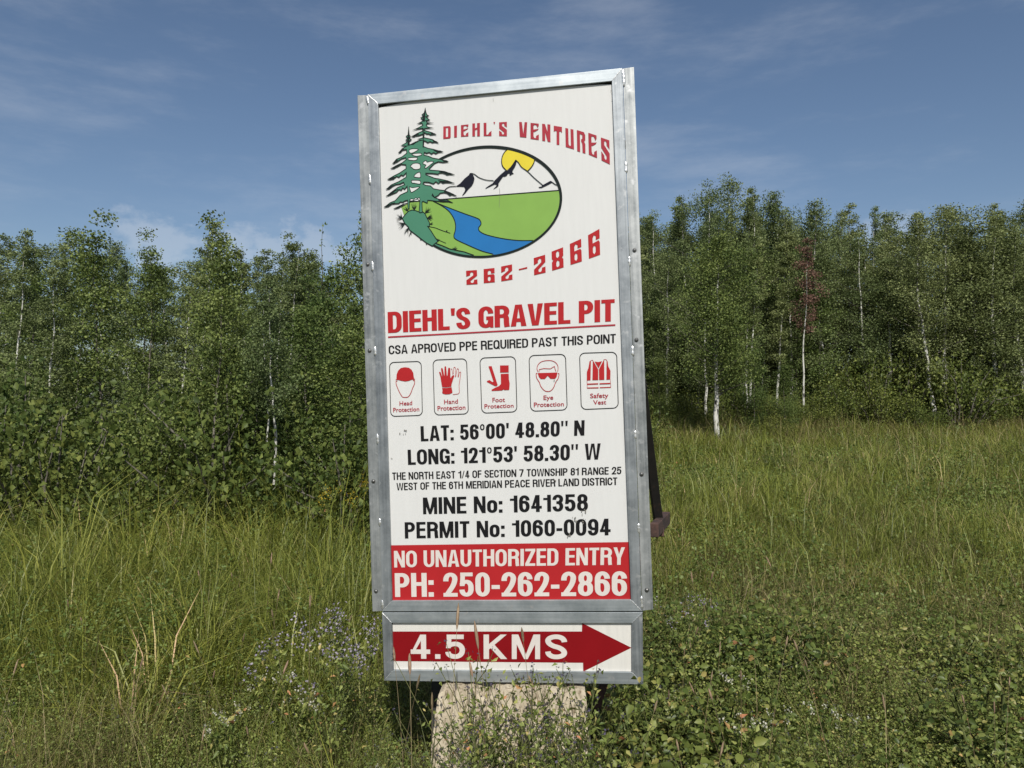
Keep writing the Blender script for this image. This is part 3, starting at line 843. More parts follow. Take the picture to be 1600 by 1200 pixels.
F = Flat(PW + .0004); F.fill([bank_hi + ell_arc(bank_hi[-1], bank_lo[-1], 14, False)[1:-1] + bank_lo[::-1][:-1]]); F.build('emblem_river', M['blue'], logo)
mound = U(zL, [(262, 795), (238, 792), (215, 800), (195, 820), (172, 850), (190, 885), (215, 910), (222, 930), (262, 960), (300, 990), (340, 1020), (380, 1042), (402, 1022), (420, 1010), (395, 975), (370, 935), (348, 905), (362, 905), (360, 878), (345, 850), (330, 818), (310, 800), (290, 806)])
F = Flat(PW + .0007); F.fill([mound])
F.fill([U(zL, [(385, 1030), (410, 1018), (440, 1045), (500, 1062), (550, 1080), (600, 1085), (665, 1106), (600, 1108), (500, 1090), (430, 1062)])])
F.build('emblem_mound', M['dgreen'], logo)
# sun behind the peak
sunp = U(zM, [(832, 102), (790, 140), (760, 195), (750, 260), (765, 320), (812, 372), (860, 330), (925, 240), (960, 275), (1000, 325), (1075, 380), (1125, 325), (1155, 270), (1165, 222), (1100, 175), (980, 130)])
F = Flat(PW + .0004); F.fill([sunp]); F.build('emblem_sun', M['yellow'], logo)
F = Flat(PW + .0009)
F.fill([U(zM, [(355, 402), (385, 408), (400, 440), (412, 470), (400, 520), (380, 560), (330, 610), (300, 650), (262, 686), (258, 682), (290, 630), (296, 600), (280, 575), (235, 572), (175, 572), (230, 535), (290, 470), (340, 430)])])
F.build('emblem_mountain', M['navy'], logo); F = Flat(PW + .0009)
F.fill([U(zM, [(922, 238), (940, 250), (930, 295), (912, 335), (890, 368), (885, 395), (905, 412), (885, 415), (862, 432), (850, 430), (848, 405), (828, 412), (815, 435), (790, 448), (770, 445), (745, 480), (712, 530), (712, 560), (690, 582), (642, 608), (680, 570), (690, 548), (660, 545), (550, 598), (548, 592), (585, 565), (640, 530), (655, 505), (690, 470), (740, 420), (790, 378), (830, 368), (870, 320)])])
F.build('emblem_mountain', M['navy'], logo); F = Flat(PW + .0009)
F.fill([U(zM, [(1210, 578), (1255, 570), (1248, 545), (1270, 550), (1360, 500), (1380, 508), (1385, 520), (1320, 555), (1250, 588), (1222, 588)])])
F.build('emblem_mountain', M['navy'], logo)
# dark outlines
px1 = .0042
F = Flat(PW + .0012)
arc = ell_arc(S(672, 262.5, PW), S(*zL([(388, 1036)])[0], PW), 110, False)
F.line(arc, .0135, taper=[.75 + .35 * math.sin(PI * min(1, i / 70)) for i in range(len(arc))])
F.line(hor, px1 * 1.15)
F.line(bank_hi, px1 * 1.05); F.line(bank_lo, px1 * 1.05)
F.line(smooth_path(U(zM, [(832, 102), (790, 140), (760, 195), (750, 260), (765, 320), (812, 372)]), 4), px1)
F.line(smooth_path(U(zM, [(1165, 222), (1155, 270), (1125, 325), (1075, 380)]), 4), px1)
F.line(smooth_path(U(zM, [(925, 240), (960, 270), (1000, 328), (1075, 382), (1160, 465), (1260, 550)]), 4), px1 * .9)
F.line(U(zM, [(1375, 512), (1415, 542), (1450, 558)]), px1 * .9)
F.line(smooth_path(U(zM, [(370, 405), (415, 420), (470, 460), (560, 490), (650, 497)]), 4), px1 * .9)
F.line(smooth_path(U(zM, [(40, 615), (70, 590), (110, 572), (180, 568)]), 4), px1 * .9)
F.line(mound, px1, True)
F.line(U(zL, [(348, 905), (400, 915), (450, 935), (505, 953)]), px1 * .8)
F.line(U(zL, [(400, 1022), (450, 1040), (500, 1062), (550, 1072), (600, 1082), (668, 1106)]), px1 * 1.3)
F.line(U(zL, [(398, 985), (430, 1003), (475, 1022)]), px1 * .7)
F.line(U(zL, [(215, 742), (165, 772)]), px1 * .6); F.line(U(zL, [(220, 738), (295, 730)]), px1 * .6)
rd = random.Random(5)
def tuft(x, y, a0, a1, n, l0, l1):
    for i in range(n):
        an = math.radians(a0 + (a1 - a0) * (i + rd.random() * .7) / n); ln = l0 + (l1 - l0) * rd.random()
        F.line(U(zL, [(x, y), (x + ln * .6 * math.cos(an) + rd.uniform(-2, 2), y + ln * .6 * math.sin(an)), (x + ln * math.cos(an), y + ln * math.sin(an))]), px1 * .55, taper=[1.2, .8, .25])
for t in [(172, 850, 150, 260, 11, 25, 50), (190, 885, 120, 200, 9, 25, 60), (215, 915, 90, 150, 9, 25, 60), (232, 940, 80, 120, 5, 20, 40), (255, 793, 230, 310, 11, 20, 55),
          (345, 848, -50, 40, 11, 20, 45), (330, 815, -80, -10, 8, 25, 60), (362, 890, -40, 30, 6, 15, 30), (215, 800, 190, 250, 6, 20, 45), (480, 945, 240, 300, 5, 8, 16), (540, 1072, 220, 320, 10, 12, 30), (420, 1010, 230, 320, 6, 10, 25), (300, 990, 60, 120, 5, 8, 16), (340, 1020, 60, 120, 5, 8, 18)]:
    tuft(*t)
F.build('emblem_outlines', M['line'], logo)
# the two spruces
tree_mass = [(465, 60), (470, 100), (480, 130), (500, 140), (470, 150), (510, 185), (470, 190), (485, 212), (550, 215), (480, 222), (475, 240), (490, 258), (550, 268), (460, 270), (450, 290), (480, 300), (540, 318), (578, 338), (540, 332), (520, 340), (500, 326), (480, 330), (455, 312), (450, 368), (490, 376), (540, 388), (600, 425), (560, 412), (540, 420), (515, 408), (490, 420), (470, 405), (450, 400), (446, 460), (490, 478), (550, 490), (650, 517), (600, 520), (575, 535), (550, 522), (530, 538), (505, 520), (480, 530), (455, 520), (450, 550), (500, 562), (540, 580), (640, 598), (705, 620), (650, 625), (600, 618), (560, 635), (505, 690), (510, 705), (600, 712), (665, 720), (768, 755), (715, 750), (690, 755), (660, 735), (610, 735), (600, 748), (540, 740), (470, 738), (470, 755), (510, 770), (560, 790), (620, 800), (700, 818), (768, 843), (690, 828), (650, 842), (625, 826), (600, 845), (575, 825), (550, 848), (500, 832), (450, 830), (440, 850), (470, 865), (520, 870), (550, 900), (610, 912), (665, 918), (730, 945), (790, 978), (740, 962), (720, 970), (690, 945), (660, 940), (620, 945), (600, 968), (560, 990), (540, 955), (535, 970), (560, 992), (610, 1010), (690, 1015), (750, 1045), (690, 1030), (660, 1038), (580, 1030), (520, 1022), (490, 1020), (485, 1050), (440, 1030), (430, 1040), (435, 1145), (410, 1150), (400, 1140), (408, 1030),
             (385, 1008), (300, 1035), (298, 1110), (285, 1110), (280, 1018), (245, 1028), (235, 1040), (205, 1036), (190, 1052), (150, 1055), (100, 1062), (35, 1092), (100, 1045), (150, 1025), (205, 965), (280, 930), (276, 872), (250, 905), (230, 890), (215, 915), (190, 908), (165, 935), (120, 955), (58, 980), (100, 945), (180, 885), (250, 858), (238, 832), (200, 850), (160, 855), (110, 875), (55, 907), (110, 860), (190, 825), (265, 780), (268, 730), (235, 765), (215, 755), (190, 780), (165, 770), (130, 800), (72, 803), (140, 765), (200, 735), (265, 690), (262, 650), (215, 645), (170, 672), (105, 690), (170, 655), (225, 630), (268, 595), (262, 575), (215, 588), (170, 620), (125, 637), (165, 592), (220, 570), (272, 530), (268, 490), (225, 498), (185, 527), (225, 482), (275, 455), (215, 450), (262, 425), (286, 400), (262, 395), (285, 375), (265, 355), (285, 340), (292, 255), (298, 340), (310, 355), (298, 375), (320, 388), (298, 405), (300, 445), (360, 415), (400, 400), (435, 395), (385, 385), (440, 370), (440, 330), (400, 345), (320, 358), (380, 325), (435, 300), (440, 270), (380, 278), (335, 290), (400, 262), (440, 240), (430, 215), (380, 225), (430, 200), (445, 185), (418, 162), (450, 150), (430, 130), (455, 110)]
holes = [[(300, 495), (340, 484), (392, 490), (360, 515), (320, 530), (298, 520)], [(325, 543), (370, 532), (420, 532), (424, 550), (370, 562)], [(292, 580), (380, 576), (365, 605), (292, 600)],
         [(310, 670), (322, 652), (342, 637), (385, 634), (412, 650), (410, 690), (370, 700), (342, 695), (328, 682)], [(348, 775), (365, 747), (395, 730), (412, 735), (415, 780), (385, 784)],
         [(320, 818), (345, 812), (410, 817), (410, 852), (350, 842), (330, 842)], [(300, 880), (330, 890), (405, 880), (380, 905), (325, 938), (312, 925)], [(306, 1025), (320, 1005), (345, 1010), (365, 995), (385, 1002), (402, 992), (402, 1028)],
         [(440, 630), (472, 606), (484, 625), (520, 615), (552, 622), (520, 650), (475, 685), (458, 680), (472, 655), (450, 645)]]
ml = U(zT, tree_mass)
F = Flat(PW + .0016); F.fill([ml]); F.build('emblem_spruces', M['dgreen'], logo)
F = Flat(PW + .0021)
for h in holes:
    F = Flat(PW + .0021); F.fill([smooth_path(U(zT, h), 3, True)]); F.build('emblem_gap', M['white'], logo)
F = Flat(PW + .0026); F.line(ml, px1 * .85, True)
for h in holes: F.line(smooth_path(U(zT, h), 3, True), px1 * .75, True)
for a_, b_ in [((610, 718), (768, 755)), ((600, 815), (768, 843)), ((660, 925), (790, 976)), ((600, 1016), (750, 1045)), ((540, 395), (600, 425)), ((550, 500), (650, 517)), ((520, 320), (578, 338)), ((640, 600), (705, 620)), ((35, 1092), (150, 1045)), ((58, 978), (180, 905)), ((55, 906), (150, 860)), ((135, 1110), (275, 1050)), ((72, 803), (160, 780)), ((105, 690), (200, 655)), ((125, 637), (180, 600)), ((185, 527), (240, 485)), ((320, 357), (400, 330)), ((310, 440), (390, 408))]:
    m1 = lerp(a_, b_, .35); m2 = lerp(a_, b_, .7)
    F.line(U(zT, [a_, (m1[0], m1[1] + 4), (m2[0], m2[1] - 3), b_]), px1 * 1.5, taper=[.5, 1.5, 1.0, .5])
F.line(U(zT, [(465, 60), (455, 130), (448, 200)]), px1 * 2.2, taper=[.3, 1, 1.4]); F.line(U(zT, [(292, 255), (290, 350), (290, 450)]), px1 * 2, taper=[.3, 1, 1.2])
F.line(U(zT, [(443, 270), (443, 470)]), px1 * 1.2)
F.build('emblem_branches', M['line'], logo)

# ---- the five pictogram cards
def card(quad, name='pictogram_card'):
    Q = uv(quad, PW)
    r = .10
    hw = math.dist(Q[0], Q[1]); hh = math.dist(Q[0], Q[3]); rx_, ry_ = .14, .14 * hw / hh
    loop = []
    for cx_, cy_, a0 in [(1 - rx_, 1 - ry_, 0), (rx_, 1 - ry_, 90), (rx_, ry_, 180), (1 - rx_, ry_, 270)]:
        for i in range(7):
            an = math.radians(a0 + 90 * i / 6)
            loop.append(bil(Q, cx_ + rx_ * math.cos(an), cy_ + ry_ * math.sin(an)))
    F = Flat(PW); F.line(loop, .0036, True)
    return F.build(name, M['black'], sign)
z5 = Z(590, 545, 8); z6 = Z(740, 545, 6.667)
c1 = card([(608.5, 566.3), (658.1, 564.4), (660, 648.8), (610.6, 650.6)])
c2 = card([(676.5, 562.5), (729, 560.3), (731.9, 646.5), (679, 648.5)])
c3 = card([(749.8, 559.3), (805.3, 557), (807.8, 643.3), (752.8, 645.5)])
c4 = card([(826.6, 555.5), (883.6, 553.3), (886.3, 640.3), (829.3, 642.5)])
c5 = card([(905.5, 551.8), (963.5, 550), (966.2, 637.3), (908.3, 639.8)])
for c, t in ((c1, 'hard hat on a head'), (c2, 'red work glove'), (c3, 'red safety boot'), (c4, 'face in dark safety glasses'), (c5, 'red safety vest')):
    c['label'] = 'outlined card with a ' + t
F = Flat(PW)
F.fill([U(z5, [(220, 388), (235, 378), (238, 320), (255, 275), (290, 240), (340, 230), (390, 236), (425, 262), (445, 300), (452, 350), (456, 370), (467, 378), (465, 385), (430, 385), (390, 400), (345, 408), (300, 400), (255, 388)])])
F.line(smooth_path(U(z5, [(248, 402), (232, 404), (232, 440), (250, 490), (272, 540), (298, 585), (318, 604), (372, 604), (398, 582), (420, 540), (438, 490), (460, 440), (462, 398), (442, 398)]), 3), .0032)
F.build('pictogram', M['red'], c1)
F = Flat(PW)
F.fill([U(z5, [(768, 292), (778, 286), (788, 292), (806, 345), (808, 340), (792, 250), (798, 240), (808, 240), (816, 252), (832, 335), (836, 332), (836, 228), (845, 216), (856, 224), (866, 335), (872, 338), (882, 245), (890, 236), (902, 238), (908, 252), (910, 345), (914, 370), (925, 345), (945, 328), (960, 335), (945, 375), (925, 440), (922, 470), (862, 482), (806, 478), (796, 420), (785, 350)])])
F.fill([U(z5, [(806, 488), (862, 490), (924, 478), (932, 520), (936, 548), (900, 566), (850, 570), (815, 560), (806, 545), (812, 525)])])
F.line(U(z5, [(918, 250), (928, 252), (940, 320), (950, 300), (952, 238), (962, 228), (974, 240), (972, 350), (978, 345), (992, 255), (1002, 246), (1012, 258), (1004, 350), (1010, 350), (1022, 295), (1032, 288), (1040, 298), (1030, 380), (1018, 450), (1022, 545), (1010, 562), (940, 572)]), .0022)
F.build('pictogram', M['red'], c2)
F = Flat(PW)
F.fill([U(z6, [(155, 182), (188, 180), (250, 375), (240, 388), (222, 388), (140, 345), (138, 335), (165, 325), (195, 345), (208, 342)])])
F.fill([U(z6, [(275, 173), (365, 172), (366, 245), (276, 247)])])
F.fill([U(z6, [(282, 262), (366, 258), (368, 320), (376, 360), (374, 400), (370, 428), (320, 430), (312, 422), (295, 434), (188, 438), (188, 425), (230, 402), (265, 388), (285, 365), (284, 320)])])
F.build('pictogram', M['red'], c3)
F = Flat(PW)
F.fill([U(z6, [(668, 252), (770, 250), (874, 246), (866, 290), (848, 312), (802, 312), (772, 280), (742, 314), (700, 314), (680, 292)])])
F.line(smooth_path(U(z6, [(672, 240), (660, 205), (672, 165), (705, 135), (760, 122), (820, 125), (862, 150), (880, 190), (876, 235)]), 3), .0028)
F.line(U(z6, [(682, 240), (684, 215), (730, 205), (800, 208), (842, 182), (850, 215), (858, 235)]), .0028)
F.line(smooth_path(U(z6, [(664, 256), (652, 258), (656, 300), (676, 335), (686, 350), (700, 390), (735, 432), (770, 444), (805, 436), (835, 400), (856, 345), (880, 310), (890, 262), (878, 256)]), 3), .0032)
F.build('pictogram', M['red'], c4)
F = Flat(PW)
F.fill([U(z6, [(1208, 130), (1222, 122), (1218, 328), (1180, 330), (1180, 240), (1196, 200)])])
F.fill([U(z6, [(1242, 130), (1250, 130), (1298, 215), (1298, 325), (1238, 326)])])
F.fill([U(z6, [(1262, 132), (1300, 138), (1338, 128), (1302, 202)])])
F.fill([U(z6, [(1354, 120), (1360, 120), (1362, 322), (1308, 324), (1306, 212)])])
F.fill([U(z6, [(1386, 118), (1396, 130), (1402, 180), (1426, 230), (1424, 318), (1384, 322)])])
F.fill([U(z6, [(1184, 362), (1298, 358), (1298, 370), (1184, 374)])]); F.fill([U(z6, [(1312, 358), (1424, 354), (1424, 366), (1312, 370)])])
F.fill([U(z6, [(1186, 403), (1302, 400), (1302, 411), (1186, 413)])]); F.fill([U(z6, [(1314, 400), (1430, 396), (1430, 405), (1314, 409)])])
F.line(U(z6, [(1222, 120), (1240, 118), (1246, 128)]), .002); F.line(U(z6, [(1354, 112), (1378, 110), (1390, 122)]), .002)
F.line(U(z6, [(1182, 330), (1184, 412)]), .0016); F.line(U(z6, [(1424, 320), (1430, 402)]), .0016)
F.build('pictogram', M['red'], c5)
plain_text('caption', [('Head', z5([(273, 657), (432, 649), (432, 702), (273, 712)])), ('Protection', z5([(193, 738), (520, 725), (521, 780), (195, 793)]))], M['red_fade'], c1, PW)
plain_text('caption', [('Hand', z5([(830, 636), (1003, 627), (1005, 684), (832, 692)])), ('Protection', z5([(747, 715), (1097, 702), (1098, 760), (750, 775)]))], M['red_fade'], c2, PW)
plain_text('caption', [('Foot', z6([(195, 510), (327, 506), (327, 553), (197, 557)])), ('Protection', z6([(112, 576), (416, 570), (417, 612), (113, 623)]))], M['red_fade'], c3, PW)
plain_text('caption', [('Eye', z6([(728, 486), (830, 482), (830, 543), (728, 547)])), ('Protection', z6([(627, 559), (940, 552), (941, 597), (628, 608)]))], M['red_fade'], c4, PW)
plain_text('caption', [('Safety', z6([(1213, 466), (1404, 460), (1405, 524), (1215, 529)])), ('Vest', z6([(1245, 535), (1382, 532), (1382, 578), (1247, 582)]))], M['red_fade'], c5, PW)
# scuffs, bird marks and a hairline crack in the print
F = Flat(PW + .0031)
rd = random.Random(3)
F.line(U(zL, [(847, 640), (850, 690), (846, 740), (845, 775)]), .0012); F.line(U(zL, [(803, 15), (804, 40)]), .0012)
for cx_, cy_, n, sp in [(630, 675, 5, 4), (912, 800, 8, 4), (897, 812, 8, 5), (912, 815, 6, 3), (890, 838, 8, 4), (612, 715, 3, 2), (867, 752, 3, 3), (955, 145, 3, 6), (868, 595, 2, 3)]:
    for i in range(n):
        x, y = cx_ + rd.gauss(0, sp * .6), cy_ + rd.gauss(0, sp * .7)
        r_ = rd.uniform(.4, 1.1)
        F.fill([uv([(x + r_ * rd.uniform(.6, 1.3) * math.cos(t), y + 1.3 * r_ * rd.uniform(.6, 1.3) * math.sin(t)) for t in np.linspace(0, 2 * PI, 8)[:-1]], PW + .0031)])
F.build('scuff_marks', print_mat('scuff_grey', (0.16, 0.15, 0.13)), sign)

# ---- the arrow sign bolted under the board
arrow = empty('arrow_sign', S_LOC, S_ROT)
tag(arrow, 'low white distance sign with a dark red arrow under the tall sign', 'sign')
G = .001
oTL, oTR, oBR, oBL = S(596.5, 957), S(1004, 956.8), S(1005.2, 1069.4), S(600.2, 1063.6)
iTL, iTR, iBR, iBL = S(612.2, 973.3), S(987, 973.6), S(987.2, 1050.4), S(614.6, 1047)
prism('frame_rail', [oTL, oTR, iTR, iTL], -.05, 0, M['alu_h'], arrow, .0016)
prism('frame_rail', [oBL, iBL, iBR, oBR], -.05, 0, M['alu_h'], arrow, .0016)
prism('frame_rail', [oTL, iTL, iBL, oBL], -.05, 0, M['alu_v'], arrow, .0016)
prism('frame_rail', [oTR, oBR, iBR, iTR], -.05, 0, M['alu_v'], arrow, .0016)
for k, (a_, b_) in enumerate([(oTL, iTL), (oTR, iTR), (oBL, iBL), (oBR, iBR)]):
    bead(lerp(a_, b_, .02), lerp(a_, b_, .98), .0042, 0, arrow, 90 + k)
prism('sign_panel', [S(610, 971, PB), S(989, 971, PB), S(989, 1053, PB), S(612, 1049, PB)], PB - .003, PB, M['panel2'], arrow)
AW = PW - .0012
F = Flat(AW); F.fill([uv(z8([(150, 232), (1180, 232), (1181, 186), (1449, 320), (1187, 450), (1186, 402), (154, 393)]), AW)]); F.build('arrow_shape', M['red_deep'], arrow)
lettering('distance_lettering', "4.5 KMS", z8([(248, 249), (1100, 248), (1099, 383), (250, 380)]), .225, .185, M['white_w'], arrow, PW, .21)

# ---- rusty steel stand behind the boards
def oriented_box(bm, a, b, wx, wy, roll=0.0):
    a, b = Vector(a), Vector(b); d = (b - a); L = d.length; d.normalize()
    up_ = Vector((0, 1, 0)) if abs(d.y) < .9 else Vector((1, 0, 0))
    x = d.cross(up_).normalized(); y = x.cross(d).normalized()
    R_ = Matrix.Rotation(roll, 3, d); x = R_ @ x; y = R_ @ y
    vs = []
    for e in (a, b):
        for sx, sy in ((-1, -1), (1, -1), (1, 1), (-1, 1)):
            vs.append(bm.verts.new(e + x * wx / 2 * sx + y * wy / 2 * sy))
    for f in ((0, 1, 2, 3), (7, 6, 5, 4), (0, 4, 5, 1), (1, 5, 6, 2), (2, 6, 7, 3), (3, 7, 4, 0)):
        bm.faces.new([vs[i] for i in f])
    return vs
def steel(name, segs, mat, parent, bevel=.003):
    bm = bmesh.new()
    for s_ in segs: oriented_box(bm, *s_)
    bmesh.ops.recalc_face_normals(bm, faces=bm.faces)
    if bevel: bmesh.ops.bevel(bm, geom=list(bm.edges), offset=bevel, segments=1, affect='EDGES')
    me = bpy.data.meshes.new(name); bm.to_mesh(me); bm.free()
    return link(name, me, mat, parent)
def world_at(px, py, depth):
    d = Matrix.Rotation(PITCH, 3, 'X') @ Vector(((px - 800) / 1200, 1, -(py - 600) / 1200))
    return Vector((0, 0, CAM_Z)) + d * (depth / d.y)
stand = empty('sign_stand', (0, 3.95, 0))
tag(stand, 'dark steel stand with a slanted black brace and rusty foot behind the tall sign', 'stand')
iv = lambda v: tuple(Vector(v) - stand.location)
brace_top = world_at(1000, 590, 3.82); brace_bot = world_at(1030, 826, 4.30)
steel('brace', [(iv(brace_top), iv(brace_bot), .048, .048)], M['brace_dark'], stand)
bar_a = world_at(1022, 829, 3.98); bar_b = world_at(1041, 809, 4.52)
steel('foot_channel', [(iv(bar_a), iv(bar_b), .07, .045)], M['rust'], stand)
steel('knee_gusset', [(iv(world_at(1030, 820, 4.2)), iv(world_at(1030, 838, 4.2)), .05, .03)], M['rust'], stand)
steel('prop_leg', [(iv(world_at(1008, 834, 4.02)), iv((.36, 4.22, -.05)), .04, .04)], M['rust'], stand)
for px in (700, 890):
    u_, v_ = S(px, 500, -.06); t_ = S_MAT @ Vector((u_, .085, v_)); b_ = S_MAT @ Vector((S(px, 1130, -.06)[0], .085, -1.95))
    steel('upright_post', [(iv(t_), iv((b_.x, b_.y, max(-.05, b_.z))), .07, .07)], M['rust'], stand)
for py in (240, 560, 900):
    l_ = S_MAT @ Vector((S(585, py, -.055)[0], .066, S(800, py, -.055)[1])); r_ = S_MAT @ Vector((S(992, py, -.055)[0], .066, S(800, py, -.055)[1]))
    steel('cross_bar', [(iv(l_), iv(r_), .035, .026)], M['rust'], stand)
steel('shadow_slab', [(iv((-.40, 4.05, .34)), iv((.30, 3.99, .34)), .80, .24)], M['back'], stand)  # added near-black box standing in for the shadow left of the block

# ---- concrete block holding the foot of the sign
def build_block():
    bm = bmesh.new()
    y0, y1 = 3.50, 3.80
    T0, T1 = world_at(684, 1079, 3.62), world_at(914, 1078.5, 3.58)
    B0, B1 = world_at(664, 1262, 3.55), world_at(932, 1262, 3.50)
    lo = -.15
    def ex(T, B, z): t = (z - T.z) / (B.z - T.z); return T + (B - T) * t
    fr = []
    nU, nV = 30, 22
    for j in range(nV + 1):
        for i in range(nU + 1):
            a = i / nU; b = j / nV
            t_ = T0.lerp(T1, a); bb = ex(T0, B0, lo).lerp(ex(T1, B1, lo), a)
            p = t_.lerp(bb, b)
            fr.append(p)
    bk = [p + Vector((.02, .30, 0)) for p in fr]
    vf = [bm.verts.new(p) for p in fr]; vb = [bm.verts.new(p) for p in bk]
    idx = lambda i, j: j * (nU + 1) + i
    for j in range(nV):
        for i in range(nU):
            bm.faces.new((vf[idx(i, j)], vf[idx(i + 1, j)], vf[idx(i + 1, j + 1)], vf[idx(i, j + 1)]))
            bm.faces.new((vb[idx(i, j)], vb[idx(i, j + 1)], vb[idx(i + 1, j + 1)], vb[idx(i + 1, j)]))
    for i in range(nU):
        bm.faces.new((vf[idx(i, 0)], vb[idx(i, 0)], vb[idx(i + 1, 0)], vf[idx(i + 1, 0)]))
        bm.faces.new((vf[idx(i, nV)], vf[idx(i + 1, nV)], vb[idx(i + 1, nV)], vb[idx(i, nV)]))
    for j in range(nV):
        bm.faces.new((vf[idx(0, j)], vf[idx(0, j + 1)], vb[idx(0, j + 1)], vb[idx(0, j)]))
        bm.faces.new((vf[idx(nU, j)], vb[idx(nU, j)], vb[idx(nU, j + 1)], vf[idx(nU, j + 1)]))
    rd = random.Random(2)
    from mathutils import noise
    for v in bm.verts:
        p = v.co
        big = noise.noise(p * 4.0) * .010 + noise.noise(p * 13.0) * .006
        top = max(0.0, 1 - (T0.z - p.z) / .05); chip = max(0.0, noise.noise(Vector((p.x * 17, p.y * 9, 3.1))) - .05) * .05 * top
        v.co += Vector((rd.gauss(0, .002), big + rd.gauss(0, .002), rd.gauss(0, .0018) - chip))
    bmesh.ops.recalc_face_normals(bm, faces=bm.faces)
    me = bpy.data.meshes.new('concrete_block'); bm.to_mesh(me); bm.free()
    o = link('concrete_block', me, M['concrete'])
    tag(o, 'pale pitted concrete block under the arrow sign, half hidden by weeds', 'concrete block')
build_block()

# ------------------------------------------------------------------ foliage builders
def leaf_geo(pos, size, up_bias=0.3, rng=RNG, elong=1.35, fold=.18, face=None):
    """diamond leaves, each two triangles folded along the midrib"""
    n = len(pos)
    d = rng.normal(size=(n, 3)); d[:, 2] -= .25
    d /= np.linalg.norm(d, axis=1, keepdims=True)
    nr = rng.normal(size=(n, 3)); nr[:, 2] += up_bias * 2
    s = np.cross(d, nr); s /= np.linalg.norm(s, axis=1, keepdims=True) + 1e-9
    nn = np.cross(s, d)
    L = (size * elong)[:, None]; Wd = (size * .5)[:, None]
    base = pos; tip = pos + d * L
    mid = pos + d * L * .42
    a = mid + s * Wd + nn * (L * fold); b = mid - s * Wd + nn * (L * fold)
    v = np.stack([base, a, tip, b], 1).reshape(-1, 3)
    i = np.arange(n)[:, None] * 4
    f = np.concatenate([i + np.array([[0, 2, 1]]), i + np.array([[0, 3, 2]])], 1).reshape(-1, 3)
    return v, f

def round_leaf_geo(pos, size, up_bias=0.3, rng=RNG, elong=1.35, fold=.16):
    """six-cornered leaves, folded along the midrib and drooping at the tip"""
    n = len(pos)
    d = rng.normal(size=(n, 3)); d[:, 2] *= .55
    d /= np.linalg.norm(d, axis=1, keepdims=True)
    nr = rng.normal(size=(n, 3)); nr[:, 2] += up_bias * 2
    s = np.cross(d, nr); s /= np.linalg.norm(s, axis=1, keepdims=True) + 1e-9
    nn = np.cross(s, d)
    L = (size * elong)[:, None]; Wd = (size * .46)[:, None]
    c = lambda t, w, up: pos + d * L * t + s * Wd * w + nn * L * up
    v = np.stack([pos, c(.26, .86, fold), c(.62, .80, fold * .9), c(1, 0, -.10), c(.62, -.80, fold * .9), c(.26, -.86, fold), c(.45, 0, .02)], 1).reshape(-1, 3)
    i = np.arange(n)[:, None] * 7
    f = np.concatenate([i + np.array([t]) for t in ([6, 1, 0], [6, 2, 1], [6, 3, 2], [6, 4, 3], [6, 5, 4], [6, 0, 5])], 1).reshape(-1, 3)
    return v, f

def tube_geo(paths, sides=6):
    """paths: list of (points (k,3), radii (k)) -> verts, quads"""
    V = []; Fq = []; base = 0
    for pts, rad in paths:
        pts = np.asarray(pts, float); k = len(pts)
        t = np.gradient(pts, axis=0); t /= np.linalg.norm(t, axis=1, keepdims=True) + 1e-9
        ref = np.where(np.abs(t[:, [2]]) < .9, np.array([[0, 0, 1.]]), np.array([[1., 0, 0]]))
        x = np.cross(t, ref); x /= np.linalg.norm(x, axis=1, keepdims=True) + 1e-9
        y = np.cross(t, x)
        an = np.arange(sides) * 2 * PI / sides
        ring = pts[:, None] + (x[:, None] * np.cos(an)[None, :, None] + y[:, None] * np.sin(an)[None, :, None]) * np.asarray(rad)[:, None, None]
        V.append(ring.reshape(-1, 3))
        for i in range(k - 1):
            for s in range(sides):
                q = (s + 1) % sides
                Fq.append((base + i * sides + s, base + i * sides + q, base + (i + 1) * sides + q, base + (i + 1) * sides + s))
        base += k * sides
    return np.concatenate(V), np.array(Fq, np.int32)

